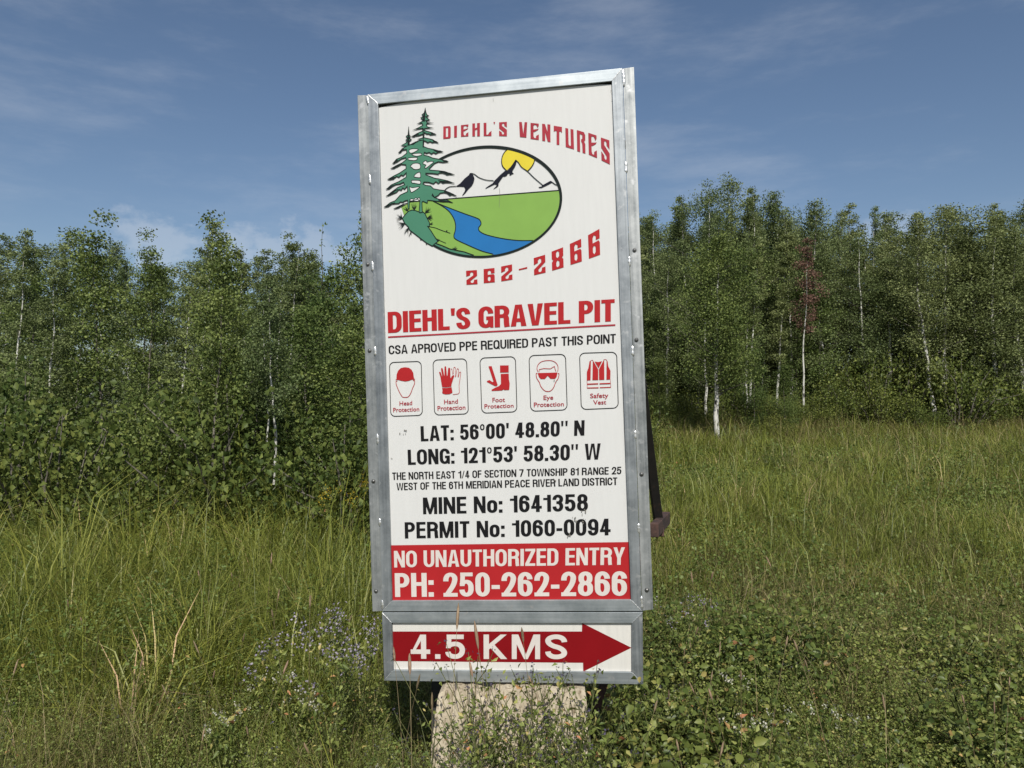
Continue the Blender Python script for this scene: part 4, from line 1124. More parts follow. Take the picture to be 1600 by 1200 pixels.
def make_tree_mesh(seed, kind):
    """unit: metres; returns (height, trunk mesh, crown mesh)"""
    rng = np.random.default_rng(seed)
    u_ = rng.random(6); crown1 = 1.0
    if kind == 'aspen':
        H = 9.0; crown0 = .12 + .16 * u_[0]; n_br = int(40 + 20 * u_[1]); rmax = 1.15 + .55 * u_[2]; leaf = .052; per = 340; tr = .075 + .02 * u_[3]
    elif kind == 'poplar':
        H = 5.2; crown0 = .05; n_br = int(28 + 14 * u_[1]); rmax = .9 + .5 * u_[2]; leaf = .042; per = 390; tr = .035
        if seed == 21: crown1 = .80; rmax = .95
    elif kind == 'slender':
        H = 8.0; crown0 = .12 + .2 * u_[0]; n_br = int(34 + 14 * u_[1]); rmax = .7 + .35 * u_[2]; leaf = .050; per = 320; tr = .06
    elif kind == 'bare':
        H = 7.0; crown0 = .52; n_br = 20; rmax = .75; leaf = .052; per = 190; tr = .05
    elif kind == 'forward':
        H = 7.5; crown0 = .24; n_br = 78; rmax = 1.8; leaf = .054; per = 400; tr = .10
    k = 14
    z = np.linspace(0, 1, k)
    wob = np.cumsum(rng.normal(0, .035, (k, 2)), 0) * (H / 9)
    wob -= wob[0]
    tp = np.stack([wob[:, 0], wob[:, 1], z * H], -1)
    trr = tr * (1 - z * .93) * (1 + .35 * np.exp(-z * 30))
    paths = [(tp, trr)]
    pos = []; siz = []; cti = []
    lean = rng.normal(0, .022, 2) * H; tp[:, :2] += lean * (z[:, None] ** 1.3)
    lobes = rng.random(4) * 2 * PI
    def at(h): return np.array([np.interp(h, tp[:, 2], tp[:, 0]), np.interp(h, tp[:, 2], tp[:, 1]), h])
    for i in range(n_br):
        f = crown0 + (crown1 - crown0) * ((i + rng.random()) / n_br) ** .95
        h = f * H
        rel = (f - crown0) / (crown1 - crown0)
        prof = ((1 - rel) ** .75 * .92 + .08) if kind == 'poplar' else ((1 - rel) ** .62 * (.55 + .45 * min(1, rel * 4)) + .06) if kind == 'slender' else (np.sin(PI * min(1, rel * .8 + .20)) ** .8)
        az = rng.random() * 2 * PI
        R_ = rmax * prof * rng.uniform(.4, 1.1) * (1 + .30 * math.cos(2 * az + lobes[0] + 6 * f) + .22 * math.sin(az + lobes[1] + 11 * f))
        R_ = max(R_, .12)
        rise = rng.uniform(.25, .8) * R_ + .05
        p0 = at(h); e = p0 + np.array([math.cos(az) * R_, math.sin(az) * R_, rise])
        m = p0 + (e - p0) * .5 + np.array([0, 0, -.06 * R_]) + rng.normal(0, .05, 3)
        br = np.interp(h, tp[:, 2], trr) * .32
        paths.append((np.array([p0, m, e]), np.array([br, br * .6, .004])))
        nc = 3 if R_ > .5 else 2
        for c in range(nc):
            t = rng.uniform(.35, 1.05)
            cc = p0 + (e - p0) * t + rng.normal(0, .12, 3)
            n = int(per / nc * rng.uniform(.5, 1.3) * (.5 + .5 * prof))
            sp = np.array([.21, .21, .14]) * (.55 + .5 * prof) * (rmax / 1.2)
            pos.append(cc + np.clip(rng.normal(size=(n, 3)), -1.7, 1.7) * sp); siz.append(np.full(n, 1.0)); cti.append(np.full(n, rng.normal(0, .20)))
    # leader
    n = 60 if kind != 'poplar' else 46
    if crown1 < 1: n = 26
    hh = H * (1 - rng.random(n) ** (1.6 if crown1 == 1 else .8) * (.16 if crown1 == 1 else .24))
    pos.append(np.stack([np.interp(hh, tp[:, 2], tp[:, 0]), np.interp(hh, tp[:, 2], tp[:, 1]), hh], -1) + np.clip(rng.normal(0, 1, (n, 3)), -1.5, 1.5) * np.array([.10, .10, .05]) * (rmax if crown1 == 1 else .45))
    siz.append(np.full(n, 1.0)); cti.append(np.zeros(n))
    pos = np.concatenate(pos); siz = leaf * rng.uniform(.65, 1.25, len(pos))
    pos[:, 2] = np.maximum(pos[:, 2], .1)
    v, f = leaf_geo(pos, siz, .45, rng)
    tint = np.repeat(np.clip(.08 + .84 * rng.random(len(pos)) + np.concatenate(cti), 0, 1), 2)
    tv, tf = tube_geo(paths, 6)
    return H, tri_mesh('trunk', tv, tf, smooth=True, mats=[M['bark'] if kind != 'poplar' else M['bark_d'], M['bark_d']], midx=(np.arange(len(tf)) >= (k - 1) * 6).astype(int)), tri_mesh('crown', v, f, tint)

TREES = {}
for kind, seeds in (('aspen', (1, 2, 3, 4, 5, 6, 7, 8, 9)), ('poplar', (21, 22, 23, 24, 25, 26, 27)), ('slender', (41, 42, 43, 44, 45, 46, 47)), ('bare', (51, 52)), ('forward', (81,))):
    lst = []
    for s_ in seeds:
        H, tm, cm = make_tree_mesh(s_, kind)
        cm.materials.append(M['aspen'] if kind not in ('poplar', 'forward') else M['poplar'])
        lst.append((H, tm, cm))
    TREES[kind] = lst
RUST_CROWN = TREES['bare'][0][2].copy(); RUST_CROWN.materials.clear(); RUST_CROWN.materials.append(M['rustleaf'])

tcount = 0
def tree(px, top, d, kind, label, group=None, name=None, wide=1.0, dead=False, var=None):
    """px: where its trunk stands across the view, top: how high it reaches, d: distance"""
    global tcount
    x = (px - 800) / 1200 * d
    gz = float(ground_z(x, d))
    h = CAM_Z + (622 - top) / 1200 * d - gz
    lst = TREES[kind]; H, tm, cm = lst[(var if var is not None else tcount * 7 + 3) % len(lst)]
    tcount += 1
    nm = name or {'aspen': 'aspen_tree', 'poplar': 'poplar_sapling', 'slender': 'aspen_tree', 'bare': 'aspen_tree', 'forward': 'aspen_tree'}[kind]
    o = empty(nm, (x, d, gz - .03), (0, 0, random.random() * 2 * PI))
    s = h / H; sx = s ** .6 * wide
    o.scale = (sx, sx, s)
    link('trunk', tm, None, o)
    link('crown', RUST_CROWN if dead else cm, None, o)
    tag(o, label, 'tree', group)
    return o

# notable trees, right of the sign
GR = 'aspens along the right edge of the wood'
tree(1120, 375, 24.5, 'forward', 'aspen standing forward in the grass, bare spotted white lower trunk right of the sign', GR, var=0, wide=1.0)
tree(1103, 294, 32, 'aspen', 'tallest aspen right of the sign, rounded top beside a notch of sky', GR, wide=1.0, var=1)
tree(1132, 289, 33.5, 'aspen', 'tall aspen with a dense round top at the peak of the right tree line', GR, wide=1.1, var=2)
tree(1076, 312, 32.5, 'slender', 'aspen with a pointed top just left of the tallest right aspens', GR)
tree(1056, 322, 33.5, 'aspen', 'aspen forming the left shoulder of the high right tree group', GR)
tree(1028, 341, 36.5, 'aspen', 'low aspen second from the sign on its right side', GR)
tree(1003, 335, 35.5, 'slender', 'aspen directly beside the right edge of the tall sign', GR)
tree(1160, 318, 34.5, 'aspen', 'aspen between the two high groups on the right', GR)
tree(1187, 298, 32.5, 'slender', 'tall slim aspen leading the far right tree group', GR)
tree(1206, 312, 34.5, 'aspen', 'broad aspen right of the slim leading aspen', GR)
tree(1226, 308, 33.5, 'slender', 'thin topped aspen above the rusty crowned tree', GR)
tree(1246, 332, 32.5, 'aspen', 'aspen behind the rusty crowned tree', GR)
tree(1254, 382, 28.6, 'bare', 'small tree with a dead rust brown crown at the right', 'dead crowned trees', dead=True, var=0, wide=.95)
tree(1215, 362, 29.5, 'slender', 'aspen with a clear white stem in front of the right wood', GR, var=0)
tree(1167, 372, 29.5, 'slender', 'short aspen with twin looking white stems near the meadow', GR, var=1)
tree(1172, 385, 29.7, 'slender', 'short thin aspen close behind the twin stems', GR, var=2)
tree(1102, 400, 29.5, 'aspen', 'stout short aspen with thick white base left of the forward aspen', GR, var=4)
tree(1040, 395, 31, 'aspen', 'short leafy aspen at the meadow edge close to the sign', GR)

# notable trees, left of the sign
GL = 'poplars and aspens of the left thicket'
tree(505, 346, 11.5, 'poplar', 'poplar with a thin bare leader rising above the left thicket', GL, wide=.8, var=0)
tree(564, 352, 12, 'poplar', 'leafy poplar touching the left edge of the tall sign', GL, var=1, wide=.8)
tree(447, 376, 16.5, 'slender', 'dark aspen with a conical top left of the thin leader', GL, wide=1.0, var=1)
tree(392, 400, 17, 'slender', 'dark conical aspen with white stem at the far left of the photo', GL, wide=1.0, var=2)
tree(425, 412, 18, 'slender', 'low aspen between the two dark conical aspens', GL, wide=.85)
tree(473, 394, 17, 'slender', 'narrow aspen just right of the taller conical aspen', GL, wide=.75)
tree(431, 452, 9.1, 'bare', 'slim aspen with a leaning bright white stem in the left thicket', GL, var=0, wide=.8)
tree(425, 476, 9.4, 'bare', 'second thin white stem leaning beside the bright leaning one', GL, var=1, wide=.7)
tree(532, 412, 15, 'poplar', 'bushy poplar filling the gap between leader and sign', GL, wide=1.1)
tree(352, 424, 13, 'poplar', 'bushy poplar at the left end of the thicket', GL, wide=1.0)
tree(482, 482, 10.2, 'poplar', 'young poplar in front of the left thicket, bright large leaves', GL, wide=1.0)
tree(395, 545, 9.8, 'poplar', 'short young poplar low in the left thicket', GL, wide=1.1)
tree(338, 372, 9.5, 'poplar', 'tall near poplar at the left photo edge', GL, var=3, wide=.85)
tree(545, 520, 10, 'poplar', 'short young poplar beside the sign at the left', GL, wide=1.1)

# the rest of the wood: nothing in the picture tells these apart
rd = random.Random(12)
def rows(x0, x1, d0, d1, n, t0, t1, kinds, label, group):
    for i in range(n):
        px = x0 + (x1 - x0) * (i + .5 + rd.uniform(-.35, .35)) / n
        tree(px, rd.uniform(t0, t1), rd.uniform(d0, d1), rd.choice(kinds), label, group, wide=rd.uniform(.75, 1.4))
rows(985, 1290, 36, 43, 22, 330, 375, ['aspen', 'aspen', 'slender'], 'aspen of the dense back rows behind the right tree line', 'back rows of the right wood')
rows(1000, 1290, 30, 34, 18, 400, 500, ['aspen', 'slender', 'poplar'], 'lower aspen filling the right wood under the taller crowns', 'lower aspens of the right wood')
rows(340, 590, 18, 25, 13, 398, 455, ['aspen', 'slender'], 'aspen of the dense back rows behind the left thicket', 'back rows of the left wood')
rows(345, 585, 12.5, 15, 6, 470, 540, ['poplar', 'slender'], 'leafy young tree packed inside the left thicket', 'inner trees of the left thicket')
rows(600, 985, 20, 34, 18, 340, 400, ['aspen', 'slender'], 'aspen of the wood hidden behind the tall sign', 'wood behind the sign')
rows(-80, 330, 12, 17, 11, 350, 490, ['poplar', 'slender'], 'leafy young tree in the thicket beyond the left photo edge', 'thicket beyond the left edge')
rows(-120, 340, 17, 26, 16, 350, 440, ['aspen', 'slender'], 'aspen behind the thicket beyond the left photo edge', 'aspens beyond the left edge')
rows(1275, 1720, 29, 34, 26, 305, 420, ['aspen', 'aspen', 'slender'], 'front aspen of the wood beyond the right photo edge', 'front aspens beyond the right edge')
rows(1280, 1760, 34, 43, 28, 330, 380, ['aspen', 'slender'], 'back aspen of the wood beyond the right photo edge', 'back aspens beyond the right edge')

# ------------------------------------------------------------------ shrubs along the wood
def make_shrub(seed, H, R_, n_stem, per, leaf, elong=1.35, rounded=False):
    rng = np.random.default_rng(seed); paths = []; pos = []
    for i in range(n_stem):
        az = rng.random() * 2 * PI; r = R_ * rng.random() ** .6; h = H * rng.uniform(.55, 1.0) * (1 - .35 * (r / R_) ** 2)
        b = np.array([math.cos(az) * r * .25, math.sin(az) * r * .25, 0]); e = np.array([math.cos(az) * r, math.sin(az) * r, h])
        m = b + (e - b) * .5 + np.array([0, 0, h * .12]) + rng.normal(0, .04, 3)
        paths.append((np.array([b, m, e]), np.array([.012, .008, .003])))
        n = int(per * rng.uniform(.6, 1.3))
        t = rng.random(n) ** .55
        c = b + (e - b) * t[:, None] + np.array([0, 0, h * .12]) * np.sin(t * PI)[:, None]
        pos.append(c + rng.normal(size=(n, 3)) * np.array([.16, .16, .12]) * (.4 + R_ * .6))
    pos = np.concatenate(pos); pos[:, 2] = np.maximum(pos[:, 2], .03)
    v, f = (round_leaf_geo if rounded else leaf_geo)(pos, leaf * rng.uniform(.5, 1.25, len(pos)), .5, rng, elong)
    tv, tf = tube_geo(paths, 4)
    return tri_mesh('stems', tv, tf, smooth=True), tri_mesh('leaves', v, f, np.repeat(rng.random(len(pos)), 6 if rounded else 2))
SHR = []
for s_, H, R_, ns, per, lf in ((61, 1.6, 1.0, 26, 230, .044), (62, 1.2, 1.1, 24, 220, .034), (63, 2.0, .8, 18, 260, .046), (64, .8, .8, 22, 150, .030), (65, 1.9, 1.2, 22, 240, .036), (66, 1.3, .7, 14, 220, .048)):
    a_, b_ = make_shrub(s_, H, R_, ns, per, lf)
    a_.materials.append(M['bark_d']); b_.materials.append(M['brush'])
    SHR.append((H, a_, b_))
SHR_SHADED = []  # shrub copies for the left, shade painted into their leaf colour
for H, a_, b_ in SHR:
    b2 = b_.copy(); b2.materials.clear(); b2.materials.append(M['thicket']); SHR_SHADED.append((H, a_, b2))
scount = 0
def shrub(px, d, h, label, group, var=None, name='shrub', mat=None):
    global scount
    x = (px - 800) / 1200 * d; gz = float(ground_z(x, d))
    H, a_, b_ = (SHR_SHADED if px < 620 else SHR)[(scount * 3 if var is None else var) % len(SHR)]; scount += 1
    o = empty(name, (x, d, gz - .02), (0, 0, rd.random() * 6.28)); s = h / H
    o.scale = (s * .7 + .35, s * .7 + .35, s)
    link('stems', a_, None, o); link('leaves', b_, None, o)
    tag(o, label, 'shrub', group)
    return o
shrub(1158, 30, 1.3, 'leafy bush right behind the forward aspen trunk', 'bushes at the right meadow edge', 0)
shrub(1188, 29.5, 1.3, 'tall rounded bush right of the forward aspen trunk', 'bushes at the right meadow edge', 1)
shrub(1240, 28, 1.2, 'bush at the right photo edge below the wood', 'bushes at the right meadow edge', 2)
shrub(1062, 26.5, 1.0, 'small bush in the meadow between the sign and the forward aspen', 'bushes at the right meadow edge', 2)
shrub(1212, 26, .9, 'low bush breaking the meadow edge under the right wood', 'bushes at the right meadow edge', 0)
tree(1030, 560, 27, 'poplar', 'low sapling at the meadow edge close to the sign', 'saplings at the right meadow edge')
tree(1178, 545, 27.5, 'poplar', 'low sapling at the meadow edge right of the forward aspen', 'saplings at the right meadow edge')
tree(1225, 570, 26.5, 'poplar', 'lowest sapling at the meadow edge near the right photo edge', 'saplings at the right meadow edge')
shrub(1137, 23.8, .55, 'low dark plant at the foot of the forward aspen', 'bushes at the right meadow edge', 3)
shrub(1205, 17.5, .5, 'small dark seedling bush standing in the right meadow', 'bushes at the right meadow edge', 3)
def shrubs(x0, x1, d0, d1, n, h0, h1, label, group):
    for i in range(n):
        px = x0 + (x1 - x0) * (i + .5 + rd.uniform(-.4, .4)) / n
        shrub(px, rd.uniform(d0, d1), rd.uniform(h0, h1), label, group)
shrubs(1000, 1280, 28.0, 31.5, 24, .8, 1.5, 'bush of the green belt under the right wood', 'bush belt under the right wood')
shrubs(1000, 1280, 32.5, 40, 26, 1.6, 3.0, 'dark undergrowth bush between the right trunks', 'undergrowth of the right wood')
shrubs(340, 600, 8.8, 10.6, 11, .5, 2.1, 'bush at the foot of the left thicket behind the tall grass', 'bush belt under the left thicket')
shrubs(340, 600, 11.5, 15, 9, 1.2, 2.6, 'undergrowth bush between the left trees', 'undergrowth of the left thicket')
shrubs(600, 1000, 14, 24, 16, 1.2, 2.2, 'bush hidden behind the tall sign', 'bushes behind the sign')
shrubs(-120, 340, 8.9, 14, 20, .6, 2.5, 'bush in the thicket beyond the left photo edge', 'bushes beyond the left edge')
shrubs(1280, 1760, 28, 40, 60, 1.0, 2.8, 'bush under the wood beyond the right photo edge', 'bushes beyond the right edge')

# ------------------------------------------------------------------ grass and low weeds (stuff)
def value_noise(x, y, s, seed):
    rng = np.random.default_rng(seed); T = rng.random((64, 64))
    u = x / s; v = y / s; i = np.floor(u).astype(int); j = np.floor(v).astype(int); a = u - i; b = v - j
    a = a * a * (3 - 2 * a); b = b * b * (3 - 2 * b); g = lambda p, q: T[p % 64, q % 64]
    return (g(i, j) * (1 - a) + g(i + 1, j) * a) * (1 - b) + (g(i, j + 1) * (1 - a) + g(i + 1, j + 1) * a) * b

def scatter(n, d0, d1, power=1.0, margin=1.12):
    """ground points inside the wedge that the clearing shows, denser near"""
    t = RNG.random(n)
    d = (d0 ** (2 - power) + t * (d1 ** (2 - power) - d0 ** (2 - power))) ** (1 / (2 - power)) if power != 2 else d0 * (d1 / d0) ** t
    x = (RNG.random(n) * 2 - 1) * d * .6667 * margin
    return x, d

def keep_off(x, y):
    """nothing grows through the block, the posts and the boards"""
    return ~((x > -.62) & (x < .62) & (y > 3.42) & (y < 4.2))

def blades(x, y, h, wid, lean, rng, az):
    n = len(x); z = ground_z(x, y)
    fz = az + PI / 2 + rng.normal(0, .5, n)
    dx, dy = np.cos(az) * lean * h, np.sin(az) * lean * h
    wx, wy = np.cos(fz) * wid / 2, np.sin(fz) * wid / 2
    b0 = np.stack([x - wx, y - wy, z - .02], -1); b1 = np.stack([x + wx, y + wy, z - .02], -1)
    mx, my, mz = x + dx * .32, y + dy * .32, z + h * .58
    m0 = np.stack([mx - wx * .8, my - wy * .8, mz], -1); m1 = np.stack([mx + wx * .8, my + wy * .8, mz], -1)
    t = np.stack([x + dx, y + dy, z + h * (1 - .25 * lean)], -1)
    v = np.stack([b0, b1, m0, m1, t], 1).reshape(-1, 3)
    i = np.arange(n)[:, None] * 5
    f = np.concatenate([i + np.array([[0, 1, 3]]), i + np.array([[0, 3, 2]]), i + np.array([[2, 3, 4]])], 1).reshape(-1, 3)
    return v, f

def screen(x, y):
    return x / y * 1200 + 800

def grass_patch(name, label, n, d0, d1, power, hfun, wfun, mat, dens=None, tintf=None, seed=1, lean=(.25, .9), per=9):
    """grass grown in tufts: each tuft has its own height, spread and hue"""
    rng = np.random.default_rng(seed)
    nt = n // per
    x, y = scatter(nt, d0, d1, power)
    k = keep_off(x, y)
    if dens is not None: k &= rng.random(nt) < dens(x, y)
    x, y = x[k], y[k]; nt = len(x)
    th = np.exp(rng.normal(-.08, .34, nt)); tt = rng.normal(0, .16, nt)
    rad = (.016 + .0055 * y) * np.exp(rng.normal(0, .4, nt))
    oa = rng.random((nt, per)) * 2 * PI; orr = np.abs(rng.normal(0, 1, (nt, per))) * rad[:, None]
    X = (x[:, None] + np.cos(oa) * orr).ravel(); Y = (y[:, None] + np.sin(oa) * orr).ravel()
    wind = rng.normal(0, .5, (nt, 1)) + 0 * oa
    az = (oa + rng.normal(0, .7, oa.shape) + wind * .3).ravel()
    k = keep_off(X, Y)
    X, Y, az = X[k], Y[k], az[k]; th = np.repeat(th, per)[k]; tt = np.repeat(tt, per)[k]; n = len(X)
    h = hfun(X, Y) * th * rng.uniform(.55, 1.15, n)
    v, f = blades(X, Y, h, wfun(X, Y) * rng.uniform(.6, 1.25, n), rng.uniform(*lean, n) * (.6 + .5 * rng.random(n)), rng, az)
    t = (rng.random(n) if tintf is None else tintf(X, Y, rng)) + tt
    t = np.clip(t, 0, 1)
    o = link(name, tri_mesh(name, v, f, np.repeat(t, 3)), mat)
    tag(o, label, 'grass', kind='stuff')
    return o

left = lambda x, y: np.clip((620 - screen(x, y)) / 60, 0, 1)          # 1 in the rank grass on the left
def lush(x, y):
    s = screen(x, y)
    a = left(x, y) * np.clip((y - 4.6) / .8, 0, 1)
    b = np.clip((s - 980) / 40, 0, 1) * np.clip((y - 6.5) / 2, 0, 1)
    return np.clip(a + b, 0, 1)
def patch(x, y): return value_noise(x, y, 1.3, 5)
def h_main(x, y):
    return .15 + .21 * lush(x, y) * np.clip((12 - y) / 5, .5, 1) + .12 * left(x, y) + .14 * patch(x, y) + .008 * y
def w_main(x, y): return np.clip(.0034 + .00065 * (y - 3), .0034, .018)
grass_patch('meadow_grass', 'green meadow grass covering the clearing round the sign', 460000, 2.3, 34, 1.5, h_main, w_main, M['grass'],
            dens=lambda x, y: np.clip(.30 + .70 * lush(x, y), 0, 1) * np.clip(.30 + 1.3 * value_noise(x, y, .35, 44), 0, 1) * np.clip(value_noise(x, y, 1.7, 71) * 2.6 - .25, .25, 1),
            tintf=lambda x, y, r: r.random(len(x)) * .52 + .30 * value_noise(x, y, .6, 8), seed=3, lean=(.25, 1.3))
grass_patch('dry_grass', 'yellowed dry grass mixed through the clearing', 230000, 2.3, 34, 1.45,
            lambda x, y: .22 + .22 * value_noise(x, y, .7, 9) + .008 * y + .12 * np.clip((y - 22) / 4, 0, 1), lambda x, y: np.clip(.0022 + .0005 * (y - 3), .0022, .014), M['drygrass'],
            dens=lambda x, y: np.clip((value_noise(x, y, .8, 14) - .22) * 2.4 + .5 * (y > 23), .12, 1) * (1 - .8 * left(x, y) * (y > 4.6)) * (1 - .5 * ((y > 9) & (y < 21) & (screen(x, y) > 900))) , seed=4, lean=(.2, 1.5))
grass_patch('tall_grass', 'rank tall bright grass left of the sign', 42000, 4.4, 9.6, 1.2,
            lambda x, y: .42 + .36 * np.clip((y - 4.6) / 4, 0, 1) + .20 * value_noise(x, y, .5, 18), lambda x, y: .007 + .0006 * y, M['grass'],
            dens=lambda x, y: np.clip((590 - screen(x, y)) / 60, 0, 1) * np.clip(value_noise(x, y, .38, 31) * 2.4 - .65, .05, 1), tintf=lambda x, y, r: r.random(len(x)) * .50 + .20, seed=6, lean=(.2, 1.7))
grass_patch('bright_grass', 'bright broad grass blades under the left end of the arrow sign', 9000, 2.7, 3.42, 1.0,
            lambda x, y: .34 + .22 * value_noise(x, y, .22, 52), lambda x, y: np.full(len(x), .0055), M['grass'],
            dens=lambda x, y: np.clip(1 - np.abs(screen(x, y) - 620) / 85, 0, 1) * np.clip(value_noise(x, y, .2, 53) * 2 - .3, .1, 1), tintf=lambda x, y, r: r.random(len(x)) * .4 + .5, seed=7, lean=(.15, .8))

def weed_cover(name, label, n_plants, d0, d1, power, hf, leaf, mat, dens, per=22, seed=1, elong=1.4, spread=.09):
    rng = np.random.default_rng(seed)
    x, y = scatter(n_plants, d0, d1, power)
    k = keep_off(x, y) & (rng.random(n_plants) < dens(x, y)); x, y = x[k], y[k]; n = len(x)
    h = hf(x, y) * rng.uniform(.5, 1.2, n)
    t = rng.random((n, per)) ** .7
    an = rng.random((n, 1)) * 2 * PI + rng.normal(0, 1.2, (n, per)); r = np.abs(rng.normal(0, spread, (n, per)))
    lx = rng.normal(0, .25, (n, 1)) * h[:, None] * t; ly = rng.normal(0, .25, (n, 1)) * h[:, None] * t
    P = np.stack([x[:, None] + lx + np.cos(an) * r, y[:, None] + ly + np.sin(an) * r, ground_z(x, y)[:, None] + h[:, None] * t], -1).reshape(-1, 3)
    dist = np.repeat(y, per)
    near = name in ('broadleaf_weeds', 'rank_herbs')
    v, f = (round_leaf_geo if near else leaf_geo)(P, leaf * rng.uniform(.5, 1.25, len(P)) * np.clip(.75 + dist * .07, 1, 2.2), .6, rng, elong)
    tint = np.clip(np.repeat(rng.random(n), per) * .45 + rng.random(len(P)) * .55, 0, 1)
    o = link(name, tri_mesh(name, v, f, np.repeat(tint, 6 if near else 2)), mat)
    tag(o, label, 'weeds', kind='stuff')
weed_cover('clover_cover', 'low clover and vetch leaves carpeting the ground by the sign', 26000, 2.3, 7, 1.3, lambda x, y: .17 + .22 * value_noise(x, y, .4, 3), .0098, M['weed'],
           lambda x, y: np.clip(value_noise(x, y, .9, 12) * 1.6 - .15, .15, 1) * (1 - .6 * lush(x, y)), per=24, seed=8)
weed_cover('broadleaf_weeds', 'broad leaved weeds on the right side of the sign', 7500, 2.3, 6.0, 1.2, lambda x, y: .20 + .26 * value_noise(x, y, .4, 23),   .016, M['weed'],
           lambda x, y: np.clip((screen(x, y) - 900) / 120, .05, 1) * np.clip(value_noise(x, y, .8, 21) * 1.7 - .2, .05, 1), per=22, seed=9, elong=1.25, spread=.10)
weed_cover('meadow_herbs', 'low herbs between the grasses farther across the meadow', 20000, 6.0, 33, 1.2, lambda x, y: .26 + .28 * value_noise(x, y, 1.7, 29), .020, M['weed'],
           lambda x, y: np.clip(value_noise(x, y, 1.4, 33) * 1.6 - .35, .03, 1), per=20, seed=10, spread=.16)

weed_cover('rank_herbs', 'taller leafy herbs between the rank grass left of the sign', 3600, 4.4, 9.4, 1.2, lambda x, y: .40 + .45 * value_noise(x, y, .6, 61), .017, M['weed'],
           lambda x, y: np.clip((600 - screen(x, y)) / 60, 0, 1) * np.clip(value_noise(x, y, .5, 62) * 1.9 - .4, .05, 1), per=34, seed=15, spread=.10)

# ------------------------------------------------------------------ single plants of the foreground
def stem_path(rng, h, lean, k=6):
    az = rng.random() * 2 * PI; z = np.linspace(0, 1, k)
    return np.stack([np.cos(az) * lean * h * z ** 1.7, np.sin(az) * lean * h * z ** 1.7, h * z], -1)

def make_stalk(seed, h):
    """grass stalk with a bristly seed head"""
    rng = np.random.default_rng(seed); p = stem_path(rng, h, rng.uniform(.05, .3), 8)
    tv, tf = tube_geo([(p, np.linspace(.0016, .0008, 8))], 4)
    e = p[-1]; d = p[-1] - p[-2]; d /= np.linalg.norm(d); L = rng.uniform(.045, .085)
    hp = e + d * np.linspace(0, L, 6)[:, None]
    hv, hf = tube_geo([(hp, np.array([.0015, .0042, .0048, .0046, .0036, .0008]))], 6)
    return tri_mesh('stem', tv, tf, np.full(len(tf), .5)), tri_mesh('seed_head', hv, hf, rng.random(len(hf)))

def make_herb(seed, h, leaf, per, flower_n, flower_size, flower_spread, n_side=5, petals='ball'):
    """branching herb: stem, leaves, flowers as three meshes"""
    rng = np.random.default_rng(seed); p = stem_path(rng, h, rng.uniform(.05, .25), 7)
    paths = [(p, np.linspace(.0028, .0012, 7))]; tips = [p[-1]]; pos = []
    for i in range(n_side):
        t = rng.uniform(.35, .9); b = np.array([np.interp(t, np.linspace(0, 1, 7), p[:, c]) for c in range(3)])
        az = rng.random() * 6.28; ln = h * (1 - t) * rng.uniform(.7, 1.1) + .05
        e = b + np.array([math.cos(az) * ln * .5, math.sin(az) * ln * .5, ln * .8]); paths.append((np.array([b, (b + e) / 2 + [0, 0, -.01], e]), np.array([.0016, .0013, .0009]))); tips.append(e)
        tt = rng.random(per // 2)[:, None]; pos.append(b + (e - b) * tt + rng.normal(0, .012, (per // 2, 3)))
    tt = rng.random(per * 2) ** .8
    pos.append(np.stack([np.interp(tt, np.linspace(0, 1, 7), p[:, c]) for c in range(3)], -1) + rng.normal(0, .018, (per * 2, 3)))
    pos = np.concatenate(pos)
    lv, lf_ = leaf_geo(pos, leaf * rng.uniform(.6, 1.3, len(pos)), .5, rng, 2.2)
    tv, tf = tube_geo(paths, 4)
    fp = np.concatenate([t_ + rng.normal(0, 1, (flower_n, 3)) * flower_spread for t_ in tips])
    fv, ff = leaf_geo(fp, flower_size * rng.uniform(.7, 1.3, len(fp)), .2, rng, 1.2)
    return (tri_mesh('stem', tv, tf, np.full(len(tf), .5)), tri_mesh('leaves', lv, lf_, np.repeat(rng.random(len(pos)), 2)),
            tri_mesh('flowers', fv, ff, np.repeat(rng.random(len(fp)), 2)))

STALK = [make_stalk(s_, h) for s_, h in ((101, .78), (102, .70), (103, .86), (104, .62), (105, .74))]
for a_, b_ in STALK: a_.materials.append(M['straw']); b_.materials.append(M['seed'])
def herbs(seeds, fl, *a, **k):
    out = []
    for s_ in seeds:
        m3 = make_herb(s_, *a, **k)
        m3[0].materials.append(M['stem']); m3[1].materials.append(M['weed']); m3[2].materials.append(fl); out.append(m3)
    return out
ALF = herbs((111, 112, 113, 114, 115), M['alfalfa'], .62, .0085, 24, 4, .006, .005, n_side=8)
AST = herbs((121, 122, 123), M['aster'], .62, .012, 26, 16, .0085, np.array([.018, .018, .02]), n_side=8)
CLO = herbs((131, 132), M['clover'], .34, .016, 22, 12, .008, .008, n_side=5)
GOL = herbs((141, 142), M['gold'], .95, .02, 40, 40, .012, np.array([.03, .03, .05]), n_side=4)

def plant(meshes, parts, px, py_top, d, H, name, label, cat, group, idx, wide=1.0):
    """px/py_top: where its tip shows; d: its distance"""
    ms = meshes[idx % len(meshes)]
    tipv = max((v.co for v in ms[-1].vertices), key=lambda c: c.z)
    x = (px - 800) / 1200 * d; gz = float(ground_z(x, d))
    h = CAM_Z + (622 - py_top) / 1200 * d - gz
    s = h / tipv.z; rz = rd.random() * 6.28
    off = Matrix.Rotation(rz, 3, 'Z') @ (Vector((tipv.x, tipv.y, 0)) * s * wide)
    o = empty(name, (x - off.x, d - off.y, gz), (0, 0, rz))
    o.scale = (s * wide, s * wide, s)
    for nm, me in zip(parts, ms): link(nm, me, None, o)
    tag(o, label, cat, group)
    return o
